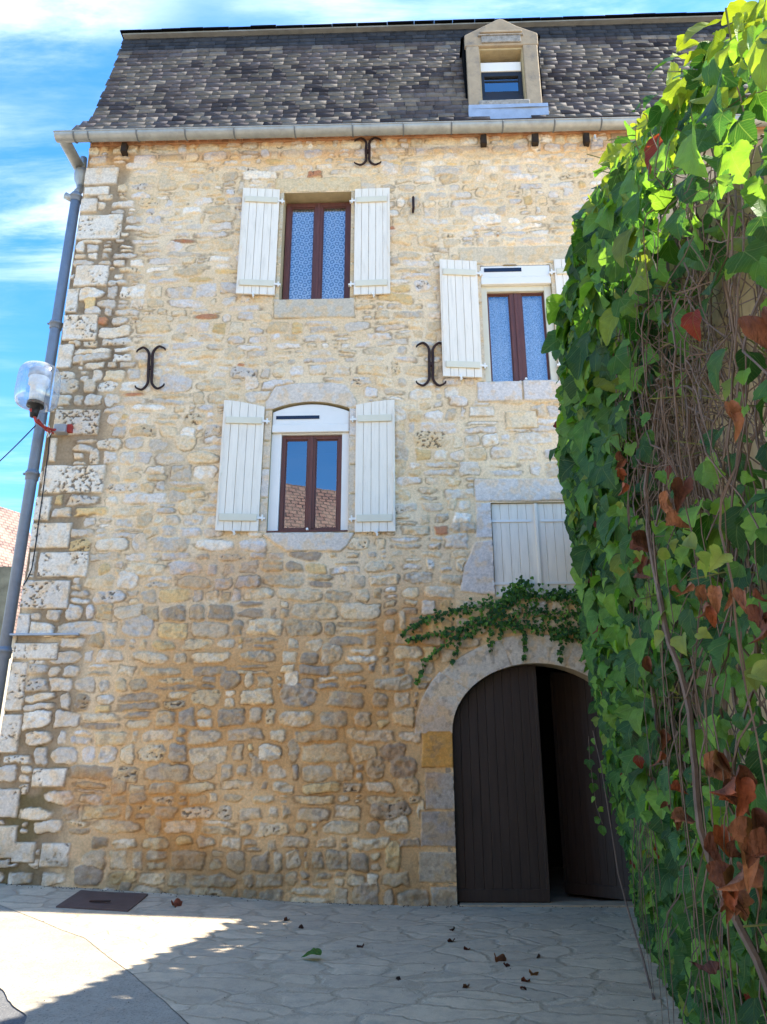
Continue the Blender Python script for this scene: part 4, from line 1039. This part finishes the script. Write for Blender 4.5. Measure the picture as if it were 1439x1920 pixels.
# grit and crumbs of mortar gathered along the wall foot
b = MB()
for k in range(420):
    x_ = random.uniform(-5.6, 2.8) if k < 300 else random.uniform(-5, 2.5); y_ = -abs(random.gauss(.03, .06)) if k < 300 else random.uniform(-5, -.2)
    r = random.uniform(.004, .014 if k < 300 else .008); z_ = float(gz(x_, y_)); a = random.random()*6
    b.add([(x_+r*cos(a), y_+r*sin(a), z_), (x_+r*cos(a+2), y_+r*sin(a+2), z_), (x_+r*cos(a+4), y_+r*sin(a+4), z_), (x_, y_, z_+r*.9)], [(0, 1, 3), (1, 2, 3), (2, 0, 3)])
tag(b.build('grit', M['stem_dark'] if 'stem_dark' in M else M['beam'], None), 'dark crumbs and grit scattered on the paving along the wall foot', 'grit', kind='stuff')
# leaf template -----------------------------------------------------------
half = [(0.0, .02), (.07, -.06), (.22, -.09), (.36, -.02), (.44, .10), (.52, .20), (.50, .32), (.60, .46), (.56, .50), (.40, .56), (.30, .60), (.27, .72), (.20, .84), (.10, .96), (.0, 1.10)]
H2 = [half[0]]
for k_ in range(1, len(half)):
    (xa, ya), (xb, yb) = half[k_-1], half[k_]; ex_, ey_ = xb-xa, yb-ya; ln_ = math.hypot(ex_, ey_)
    if k_ > 2: H2.append(((xa+xb)/2+ey_/ln_*.022+ex_*.15, (ya+yb)/2-ex_/ln_*.022+ey_*.15))
    H2.append((xb, yb))
half = H2
outl = half+[(-x_, y_) for x_, y_ in half[-2:0:-1]]
mids = [(0, .18), (0, .40), (0, .62), (0, .82)]
LT = np.array([(x_, y_, 0) for x_, y_ in outl+mids], float); nO = len(outl)
def _mid(y_): return nO+int(np.argmin([abs(q[1]-y_) for q in mids]))
LF = []
for k in range(nO):
    j_ = (k+1) % nO; ma = _mid(outl[k][1]); mb_ = _mid(outl[j_][1])
    LF.append((k, j_, mb_))
    if ma != mb_: LF.append((k, mb_, ma))
LF = np.array(LF)
def smallmid(): pass
def leaves(name, P, Nn, Td, Sz, col, mat, parent, curl=(.15, .6), fold=(.05, .5), rnd=rng, wav=.035, narrow=1.0):
    """P points, Nn normals, Td tip directions, Sz sizes, col (n,3)"""
    n = len(P); Nn = Nn/np.linalg.norm(Nn, axis=1, keepdims=True)
    Td = Td-(Td*Nn).sum(1, keepdims=True)*Nn; Td /= np.linalg.norm(Td, axis=1, keepdims=True)
    Sd = np.cross(Td, Nn)
    T = np.repeat(LT[None], n, 0)
    cu = rnd.uniform(*curl, n)[:, None]; fo = rnd.uniform(*fold, n)[:, None]; ph = rnd.random((n, 1))*6.28
    rd = rnd.uniform(0, .75, (n, 1)); ang = np.arctan2(LT[:, 0], LT[:, 1]-.42); rr_ = .50+.08*np.cos(ang)**2+.13*np.exp(-(ang/.35)**2)
    onr = (np.arange(len(LT)) < nO)[None]
    rx_ = rr_*np.sin(ang); ry_ = .42+rr_*np.cos(ang)
    X0 = np.where(onr, T[..., 0]*(1-rd)+rx_[None]*rd, T[..., 0]); Y0 = np.where(onr, T[..., 1]*(1-rd)+ry_[None]*rd, T[..., 1])
    x_, y_ = X0*narrow*rnd.uniform(.82, 1.12, (n, 1)), Y0*rnd.uniform(.85, 1.1, (n, 1))
    y_ = y_+x_*rnd.normal(0, .10, (n, 1))
    zz = -cu*y_**2+fo*np.abs(x_)*1.0-.25*fo*x_**2+wav*np.sin(x_*9+ph)*np.sin(y_*8+ph*1.7)
    y2 = y_*(1-.25*cu*y_)
    W_ = P[:, None]+Sz[:, None, None]*(x_[..., None]*Sd[:, None]+y2[..., None]*Td[:, None]+zz[..., None]*Nn[:, None])
    nt_ = len(LT); Fq = (LF[None]+(np.arange(n)*nt_)[:, None, None]).reshape(-1, 3)
    uv = np.tile(LT[LF.ravel()][:, :2], (n, 1))
    c = np.repeat(col, nt_, 0)
    return np_mesh(name, W_.reshape(-1, 3), Fq, mat, parent, col=c, uv=uv, smooth_=True)

def dry_leaf(loc, size, col, name='fallen_leaf', parent=None, curl=1.2, yaw=None, tilt=.4):
    yaw = random.random()*6.28 if yaw is None else yaw
    nrm = np.array([[random.uniform(-tilt, tilt), random.uniform(-tilt, tilt), 1.0]]); td = np.array([[cos(yaw), sin(yaw), 0.0]])
    o = leaves(name, np.array([loc], float)+[[0, 0, size*.12]], nrm, td, np.array([size]), lin(np.array([col])), M['dryleaf'], parent, curl=(curl*.6, curl), fold=(.5, 1.1), wav=.09)
    sm = o.modifiers.new('thick', 'SOLIDIFY'); sm.thickness = .002
    return o
FL = [(325, 1699, .15, (176, 96, 66), 'crumpled red-brown leaf between the cover plate and the wall foot'),
      (540, 1727, .07, (110, 64, 44), 'small brown leaf scrap left of the pair in front of the wall'),
      (562, 1741, .06, (96, 60, 44), 'dark dry leaf scrap nearest the tip of the sunlit patch'),
      (852, 1745, .07, (90, 56, 40), 'dark leaf scrap nearest the left door jamb'),
      (850, 1767, .09, (112, 66, 46), 'brown twiggy leaf just below the scrap by the door jamb'),
      (878, 1782, .07, (122, 60, 40), 'reddish leaf scrap right of the twiggy leaf'),
      (932, 1801, .13, (150, 96, 58), 'largest curled tan leaf in front of the garage door'),
      (947, 1812, .07, (110, 62, 44), 'small brown leaf touching the largest curled leaf'),
      (1000, 1827, .07, (168, 112, 62), 'round ochre leaf right of the largest curled leaf'),
      (989, 1842, .07, (132, 70, 42), 'orange-brown leaf below the round ochre leaf'),
      (978, 1855, .06, (116, 64, 48), 'lowest small brown leaf of the scatter by the vine'),
      (678, 1776, .06, (96, 60, 44), 'lone dark leaf scrap between the green leaf and the wall'),
      (877, 1853, .06, (140, 96, 66), 'flat pale brown leaf left of the lowest brown leaf'),
      (1012, 1796, .05, (100, 70, 52), 'tiny leaf scrap nearest the hanging vine stem'),
      (744, 1837, .05, (84, 60, 48), 'tiny dark scrap in the open paving')]
for px_, py_, s_, c_, lb in FL:
    o = dry_leaf(gp(px_, py_), s_, c_); tag(o, lb, 'fallen leaf', 'fallen leaves on the paving')
P = gp(578, 1800); o = leaves('fallen_leaf', np.array([[P[0]+.1, P[1], P[2]+.04]]), np.array([[.1, -.15, 1.0]]), np.array([[-1, .1, .0]]), np.array([.15]), lin(np.array([(70, 110, 50)])), M['leaf'], None, curl=(.2, .3), fold=(.35, .45))
tag(o, 'fresh green leaf lying on the shaded paving', 'fallen leaf', 'fallen leaves on the paving')

# ------------------------------------------------------------------ creeper-covered wall on the right
def wallx(y): return 2.95+.20*y
cw = MB()
def ztop(y): return np.interp(y, [-9.6, -9.2, -8.8, -8.2, -7.6, -6.6, -5.2, -3.0, 0.0], [3.0, 3.35, 3.68, 4.08, 4.48, 5.10, 5.50, 5.48, 5.4])
ys_ = np.linspace(-10.2, -.02, 28); V = []; 
for y_ in ys_:
    for dx in (0, .45):
        for z_ in (-.2, float(ztop(y_))-.32): V.append((wallx(y_)+dx, y_, z_))
for k in range(len(ys_)-1):
    a = k*4; c = a+4
    cw.f += [(a, c, c+1, a+1)[::-1], (a+2, a+3, c+3, c+2)[::-1], (a+1, c+1, c+3, a+3)[::-1]]
cw.f += [(0, 1, 3, 2), (len(V)-4, len(V)-2, len(V)-1, len(V)-3)]
cw.v = V
gw = cw.build('garden_wall', M['plaster'], None); tag(gw, 'tan plastered wall behind the thick creeper on the right', 'wall')

vine = empty('creeper', (wallx(-5)-.2, -5, 0)); tag(vine, 'huge leafy creeper with tangled stems, tips tinted sunlit yellow and dead leaves covering the right-hand wall', 'creeper')
def thick(y, z):
    """how far the foliage stands off the wall"""
    t = np.interp(z, [0, .7, 1.4, 2.2, 3.2, 4.5, 6], [.24, .27, .42, .48, .54, .61, .52])
    return t*np.interp(y, [-9.5, -8, -6.5, -3, 0], [.62, .75, .95, 1.0, .9])*(1+.22*(fbm(np.asarray(y)*1.4, np.asarray(z)*1.3, 301, 3)-.5)*2)
def shell(n, y0, y1, z0, z1, depth=(0.72, 1.06), r=rng):
    y = r.uniform(y0, y1, n); z = z0+(z1-z0)*r.random(n); zt = ztop(y); ok = z < zt; y, z = y[ok], z[ok]
    f = r.uniform(*depth, len(y)); near_top = np.clip((ztop(y)-z)/.35, 0, 1)**.5
    x = wallx(y)-thick(y, z)*f*(0.35+.65*near_top)
    return np.stack([x, y, z], 1)
def sparse_mask(P):
    """where the leaves thin out and bare stems show: the face of the near end"""
    y, z = P[:, 1], P[:, 2]
    a = np.exp(-(((y+7.0)/1.5)**2+((z-3.05)/.55)**2)**1.5)+np.exp(-(((y+6.9)/1.1)**2+((z-1.75)/.42)**2)**1.5)*.95+np.exp(-(((y+8.5)/.8)**2+((z-2.75)/.6)**2)**1.5)*.9
    return np.clip(a, 0, 1)
GREENS = 1.04*lin(np.array([(66, 108, 48), (80, 126, 54), (56, 96, 50), (98, 142, 58), (64, 104, 62), (44, 82, 40), (116, 156, 64)]))
def gcol(P, r=rng, top=True):
    c = GREENS[r.integers(0, len(GREENS), len(P))]*r.uniform(.75, 1.2, (len(P), 1))
    if top:
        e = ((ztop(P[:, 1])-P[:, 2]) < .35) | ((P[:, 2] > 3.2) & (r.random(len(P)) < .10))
        yl = e & (r.random(len(P)) < .5); c[yl] = lin(np.array((128, 148, 50)))*r.uniform(.8, 1.1, (yl.sum(), 1))  # yellow tint for top leaves: backlit sun put into the leaf colour
    q = r.random(len(P)); rd = q < .010; c[rd] = lin(np.array((132, 50, 36)))*r.uniform(.7, 1.1, (rd.sum(), 1))
    yy = (q > .018) & (q < .045); c[yy] = lin(np.array((126, 142, 60)))*r.uniform(.8, 1.1, (yy.sum(), 1))
    return c
def orient(P, r=rng, out=1.0):
    n = len(P)
    Nn = np.stack([-out*np.ones(n), -.35*np.ones(n), .45*np.ones(n)], 1)+r.normal(0, .42, (n, 3))
    Td = np.stack([-.55*np.ones(n), -.15*np.ones(n), -1.0*np.ones(n)], 1)+r.normal(0, .38, (n, 3))
    return Nn, Td
# big leaves on the outside
P1 = shell(10500, -9.4, -.3, .0, 6.0)
mk = rng.random(len(P1)) > .93*sparse_mask(P1); P1 = P1[mk]
Nn, Td = orient(P1); 
size = (.055+.135*rng.random(len(P1))**1.6)*np.interp(P1[:, 2], [0, 2, 3.3, 6], [.78, .80, 1.10, 1.5])*np.interp(P1[:, 1], [-9, -7, -5.5, -3, 0], [.62, .80, 1.10, 1.05, .8])
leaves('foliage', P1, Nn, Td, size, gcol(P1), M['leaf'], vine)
# smaller inner leaves
P2 = shell(7000, -9.3, -.3, .0, 5.8, (0.25, .85)); mk = rng.random(len(P2)) > .96*sparse_mask(P2); P2 = P2[mk]
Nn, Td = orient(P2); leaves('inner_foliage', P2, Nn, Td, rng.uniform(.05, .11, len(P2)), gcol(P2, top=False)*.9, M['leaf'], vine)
# shoots standing out over the top edge, sunlit yellow painted into about half of them
P3 = []; 
for k in range(230):
    y_ = rng.uniform(-9.3, -4.6); zt = float(ztop(y_)); P3.append((wallx(y_)-float(thick(y_, zt))*rng.uniform(.0, .8)+.05, y_, zt+rng.uniform(-.12, .12)))
P3 = np.array(P3); n3 = len(P3)
Nn = np.stack([-.2+rng.normal(0, .5, n3), -.7+rng.normal(0, .4, n3), .6+rng.normal(0, .4, n3)], 1); Td = np.stack([-.5+rng.normal(0, .5, n3), rng.normal(0, .5, n3), .1+rng.normal(0, .6, n3)], 1)
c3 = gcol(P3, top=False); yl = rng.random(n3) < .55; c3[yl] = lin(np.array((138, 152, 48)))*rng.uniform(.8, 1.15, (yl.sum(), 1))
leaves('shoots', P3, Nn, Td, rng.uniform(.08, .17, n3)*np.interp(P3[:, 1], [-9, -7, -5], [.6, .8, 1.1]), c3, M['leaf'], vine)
# stems
b = MB()
def wander(p, n, step, drift, jit, r0, r1, sides=4):
    pts = [Vector(p)]; d = Vector(drift).normalized()
    for k in range(n):
        d = (d+Vector((random.gauss(0, jit), random.gauss(0, jit), random.gauss(0, jit)))+Vector(drift)*.25).normalized()
        q = pts[-1]+d*step
        lim = wallx(q.y)-.015; q.x = min(q.x, lim); q.x = max(q.x, wallx(q.y)-.42)
        if q.z < .02 or q.z > float(ztop(q.y))-.15: break
        pts.append(q)
    if len(pts) > 2: b.tube(pts, [r0+(r1-r0)*k/len(pts) for k in range(len(pts))], sides, cap=False)
for k in range(280):
    y_ = random.uniform(-8.9, -3.5); z_ = random.uniform(1.2, float(ztop(y_))-.3)
    wander((wallx(y_)-random.uniform(.02, .36), y_, z_), random.randint(8, 22), .09, (random.uniform(-.25, .15), random.gauss(0, .35), -1), .22, random.uniform(.0025, .006), .0015)
for k in range(420):
    y_ = random.gauss(-7.0, .9); z_ = random.gauss(3.2, .5)
    wander((wallx(y_)-random.uniform(.05, .34), y_, z_), random.randint(8, 18), .07, (random.uniform(-.3, .3), random.uniform(-1, 1), random.gauss(-.4, .6)), .35, random.uniform(.002, .0045), .001)
for k in range(26):
    y_ = random.uniform(-8.5, -1); wander((wallx(y_)-.05, y_, .05), 60, .1, (0, random.gauss(0, .12), 1), .12, random.uniform(.012, .024), .006, 6)
b.build('stems', M['stem'], vine)
b = MB()
for k in range(150):
    y_ = random.uniform(-8.9, -4); z_ = random.uniform(1.0, float(ztop(y_))); x_ = wallx(y_)-float(thick(y_, z_))*.5
    p = Vector((x_, y_, z_)); q = p+Vector((random.uniform(-.28, -.05), random.uniform(-.2, .1), random.uniform(-.10, .12))); b.tube([p, (p+q)/2+Vector((0, 0, .02)), q], .0028, 4, cap=False)
tag(b.build('leaf_stalks', M['greenstem'], vine), kind='stuff')
# dead leaves
def surf(px, py, th):
    d = FW + RI*(px-719.5)/F_PX - UP*(py-960)/F_PX; t = (2.95-.2*0+.2*(-DIST)-th)/(d[0]-.2*d[1]); return CAM+t*d
dl = []
for px_, py_, s_, n_l in ((1375, 1470, .085, 5), (1410, 1540, .085, 5), (1350, 1580, .085, 4), (1385, 1650, .095, 5), (1275, 1500, .09, 3), (1385, 1700, .08, 3), (1240, 1420, .08, 2), (1345, 1420, .09, 3), (1215, 1015, .11, 4), (1385, 765, .06, 2), (1320, 1115, .05, 3), (1425, 1148, .06, 2),
                         (1270, 1098, .045, 1), (1291, 1096, .045, 1), (1313, 1102, .05, 1), (1344, 1104, .05, 1), (1372, 1108, .045, 1), (1395, 1110, .045, 1), (1421, 1106, .045, 1), (1170, 840, .07, 2), (1150, 890, .06, 2), (1210, 1205, .08, 2), (1250, 930, .08, 3), (1430, 600, .09, 1), (1340, 1800, .06, 1), (1265, 1530, .06, 1)):
    for k in range(n_l):
        p = surf(px_+random.gauss(0, 13)*(n_l > 1), py_+random.gauss(0, 20)*(n_l > 1), .42 if px_ > 1200 else .5)
        dl.append((p, s_*random.uniform(.8, 1.2)))
Pd = np.array([p for p, s_ in dl]); nd = len(Pd); cd_ = lin(np.array([random.choice(((142, 96, 74), (118, 76, 60), (156, 108, 84), (104, 66, 54), (150, 84, 58))) for _ in range(nd)]))
Nd = np.stack([-.5+rng.normal(0, .6, nd), -.8+rng.normal(0, .5, nd), rng.normal(0, .3, nd)], 1); Tdd = np.stack([rng.normal(0, .3, nd), rng.normal(0, .2, nd), -np.ones(nd)], 1)
leaves('dead_leaves', Pd, Nd, Tdd, np.array([s_ for p, s_ in dl]), cd_, M['dryleaf'], vine, curl=(.2, .8), fold=(1.2, 2.6), wav=.10, narrow=.55)
# pale drooping curled leaves
pc_ = [surf(x_+random.gauss(0, 6), y_+random.gauss(0, 5), .46) for x_, y_ in ((1215, 1040), (1235, 1030), (1260, 1022), (1285, 1020), (1300, 1032), (1320, 1045), (1340, 1050), (1355, 1035), (1250, 1190), (1275, 1192), (1310, 1195), (1420, 1270), (1170, 940), (1150, 1005))]
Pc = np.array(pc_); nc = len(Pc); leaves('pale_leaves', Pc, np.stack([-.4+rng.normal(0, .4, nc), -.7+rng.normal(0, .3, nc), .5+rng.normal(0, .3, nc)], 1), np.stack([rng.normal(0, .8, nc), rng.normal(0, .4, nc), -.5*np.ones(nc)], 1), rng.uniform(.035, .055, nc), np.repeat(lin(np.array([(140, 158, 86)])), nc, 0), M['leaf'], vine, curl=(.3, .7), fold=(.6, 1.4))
# the long tendril hanging to the ground
b = MB(); tp = []
for px_, py_, Y_ in ((1112, 1370, -3.2), (1128, 1440, -3.3), (1146, 1550, -3.4), (1160, 1640, -3.5), (1182, 1720, -3.6), (1204, 1790, -3.75), (1222, 1860, -3.9), (1232, 1925, -4.2)):
    tp.append(at(px_, py_, Y_))
tp[-1][2] = max(tp[-1][2], .01); b.tube(tp, [.004, .004, .005, .006, .008, .009, .010, .010], 6)
tp2 = [at(px_, py_, -3.2) for px_, py_ in ((1104, 1380), (1106, 1420), (1112, 1470), (1118, 1510), (1130, 1545))]; b.tube(tp2, .003, 5)
tend = b.build('hanging_stem', M['stem'], vine)
Pt = np.array([at(px_+random.uniform(-6, 10), py_, -3.2) for px_, py_ in ((1104, 1400), (1110, 1425), (1102, 1450), (1118, 1470), (1112, 1495), (1122, 1515), (1130, 1535), (1128, 1550), (1108, 1385), (1120, 1440))]); nt_l = len(Pt)
leaves('tendril_leaf', Pt, np.stack([-.3+rng.normal(0, .4, nt_l), -1+rng.normal(0, .3, nt_l), .3+rng.normal(0, .3, nt_l)], 1), np.stack([rng.normal(0, .5, nt_l), rng.normal(0, .2, nt_l), -np.ones(nt_l)], 1), rng.uniform(.05, .085, nt_l), gcol(Pt, top=False), M['leaf'], vine)

# ------------------------------------------------------------------ small ivy over the door
ivy = empty('ivy', (1.6, -.05, 3.4)); tag(ivy, 'small-leaved green ivy spreading on the wall between the garage door arch and closed shutters', 'ivy')
paths = [[(1100, 1120), (1040, 1118), (985, 1112), (940, 1130), (890, 1138), (840, 1150), (790, 1165), (755, 1188)], [(1100, 1150), (1030, 1150), (960, 1150), (900, 1160), (850, 1185), (800, 1190), (765, 1200)],
         [(900, 1160), (860, 1190), (825, 1215), (795, 1240), (782, 1280)], [(930, 1140), (895, 1180), (860, 1200), (848, 1240)], [(1090, 1180), (1020, 1180), (960, 1172), (900, 1170)], [(960, 1160), (985, 1190), (982, 1235)],
         [(1060, 1170), (1052, 1200), (1050, 1240)], [(940, 1170), (938, 1195)], [(918, 1172), (920, 1220)], [(985, 1105), (970, 1100), (950, 1118), (930, 1150)], [(1110, 1100), (1085, 1060), (1090, 1010)], [(1120, 1200), (1080, 1190), (1040, 1195)], [(1110, 1130), (1070, 1115), (1030, 1112)]]
b = MB(); Pi = []
for pi_, pth in enumerate(paths):
    W_ = [at(px_, py_, -.03) for px_, py_ in pth]; pts = []
    for a, c in zip(W_[:-1], W_[1:]):
        for j_ in range(6): pts.append(a+(c-a)*j_/6+np.array([random.gauss(0, .01), random.uniform(-.01, .005), random.gauss(0, .012)]))
    pts.append(W_[-1]); b.tube(pts, [.006-.004*k/len(pts) for k in range(len(pts))], 5, cap=False)
    ln = len(pts)
    for k, p in enumerate(pts):
        fr = k/ln; spread = (.085 if pi_ in (0, 1, 4, 9, 11, 12, 10) else .03)*(1-.72*fr); nl_ = max(2, int(15*(1-.7*fr)) if pi_ in (0, 1, 4, 9, 11, 12, 10) else 4)
        for _ in range(nl_): Pi.append(p+np.array([random.gauss(0, spread), -random.uniform(.01, .05), random.gauss(0, spread*.85)]))
b.build('ivy_stem', M['stem'], ivy)
Pi = np.array(Pi); ni = len(Pi)
leaves('ivy_leaves', Pi, np.stack([rng.normal(0, .35, ni), -1+rng.normal(0, .25, ni), .55+rng.normal(0, .3, ni)], 1), np.stack([rng.normal(0, .45, ni), -.2+rng.normal(0, .2, ni), -np.ones(ni)], 1), rng.uniform(.028, .055, ni), (GREENS[rng.integers(0, len(GREENS), ni)]*rng.uniform(.7, 1.15, (ni, 1))), M['leaf'], ivy, curl=(.1, .5), fold=(.1, .4))

# ------------------------------------------------------------------ background: house on the left, house opposite
def tile_mat():
    mt, n, l, b = mat_new('clay_roof_tiles')
    u = n.new('ShaderNodeUVMap'); br = n.new('ShaderNodeTexBrick'); l.new(u.outputs[0], br.inputs['Vector'])
    br.inputs['Color1'].default_value = (.27, .15, .11, 1); br.inputs['Color2'].default_value = (.19, .10, .08, 1); br.inputs['Mortar'].default_value = (.03, .02, .018, 1)
    br.inputs['Scale'].default_value = 1.0; br.inputs['Brick Width'].default_value = .3; br.inputs['Row Height'].default_value = .2; br.inputs['Mortar Size'].default_value = .03; br.inputs['Mortar Smooth'].default_value = .4
    f = n_noise(n, l, 1.2, 5, .6, u.outputs[0]); c = n_mix(n, l, n_range(n, l, f, .4, .65, 0, .6), br.outputs[0], (.32, .23, .17))
    l.new(c, b.inputs['Base Color']); b.inputs['Roughness'].default_value = .9
    n_bump(n, l, br.outputs['Fac'], .6, -.03, b); return mt
M['tiles'] = tile_mat()
M['render'] = simple('pale_render', (.46, .40, .30), .95, .15, 1.5, .3)
M['rubble_far'] = simple('far_masonry', (.30, .26, .17), .95, .35, 3, .5)
def simple_house(name, loc, rz, w, d, he, hr, label, wins, cat='house'):
    root = empty(name, loc); root.rotation_euler = (0, 0, rz); tag(root, label, cat)
    def T(o): o.matrix_parent_inverse = Matrix.Identity(4); return o
    b = MB(); b.box(-w/2, w/2, -d/2, d/2, -.5, he); b.prism([(-.01, 0), (.01, 0), (.01, .01)], 0, .001)
    b.add([(-w/2, -d/2, he), (-w/2, d/2, he), (-w/2, 0, hr-.05)], [(0, 1, 2)]); b.add([(w/2, -d/2, he), (w/2, d/2, he), (w/2, 0, hr-.05)], [(2, 1, 0)])
    T(b.build('wall', M['render'], root))
    V = []; F = []; uvs = []
    o_ = .35; sl = math.hypot(d/2, hr-he)
    for sg in (-1, 1):
        k = len(V); ze = he-o_*(hr-he)/(d/2)
        V += [(-w/2-.2, sg*(d/2+o_), ze), (w/2+.2, sg*(d/2+o_), ze), (w/2+.2, 0, hr), (-w/2-.2, 0, hr)]; F.append((k, k+1, k+2, k+3)); uvs += [(0, 0), (w+.4, 0), (w+.4, sl+o_), (0, sl+o_)]
    ro = np_mesh('roof', V, F, M['tiles'], root, uv=uvs); T(ro); so_ = ro.modifiers.new('t', 'SOLIDIFY'); so_.thickness = .1
    for (wx_, wz_) in wins:
        b = MB(); b.box(wx_-.5, wx_+.5, d/2, d/2+.06, wz_, wz_+1.5); T(b.build('window', M['white'], root)); 
        b = MB(); b.box(wx_-.4, wx_+.4, d/2+.06, d/2+.07, wz_+.1, wz_+1.4); p_ = b.build('pane', M['solar'], bpy.data.objects[root.children[-1].name] if False else root); T(p_)
    return root
simple_house('opposite_house', (-7.0, -17.0, 0), R_(-24), 13, 8, 6.4, 12.5, 'pale rendered house with a steep clay-tiled roof seen mirrored in the middle window', [(-3, 3.6), (0, 3.6), (3, 3.6), (-3, .8), (3, .8)])
P = at(14, 1010, 16)
nb_h = simple_house('neighbour_house', (P[0]-5.6, 19, 0), R_(62), 9, 9, P[2]-2.6, P[2]+3.4, 'distant house with a red clay-tiled roof behind the left corner', [])
# weathered fence / wall beneath it
b = MB(); A = at(-60, 1075, 7); B_ = at(24, 1062, 7)
b.box(A[0]-3, B_[0], 7, 7.3, 0, B_[2]); lw_ = b.build('boundary_wall', M['rubble_far'], None); tag(lw_, 'weathered greenish wall beyond the downpipe at the left edge', 'wall')
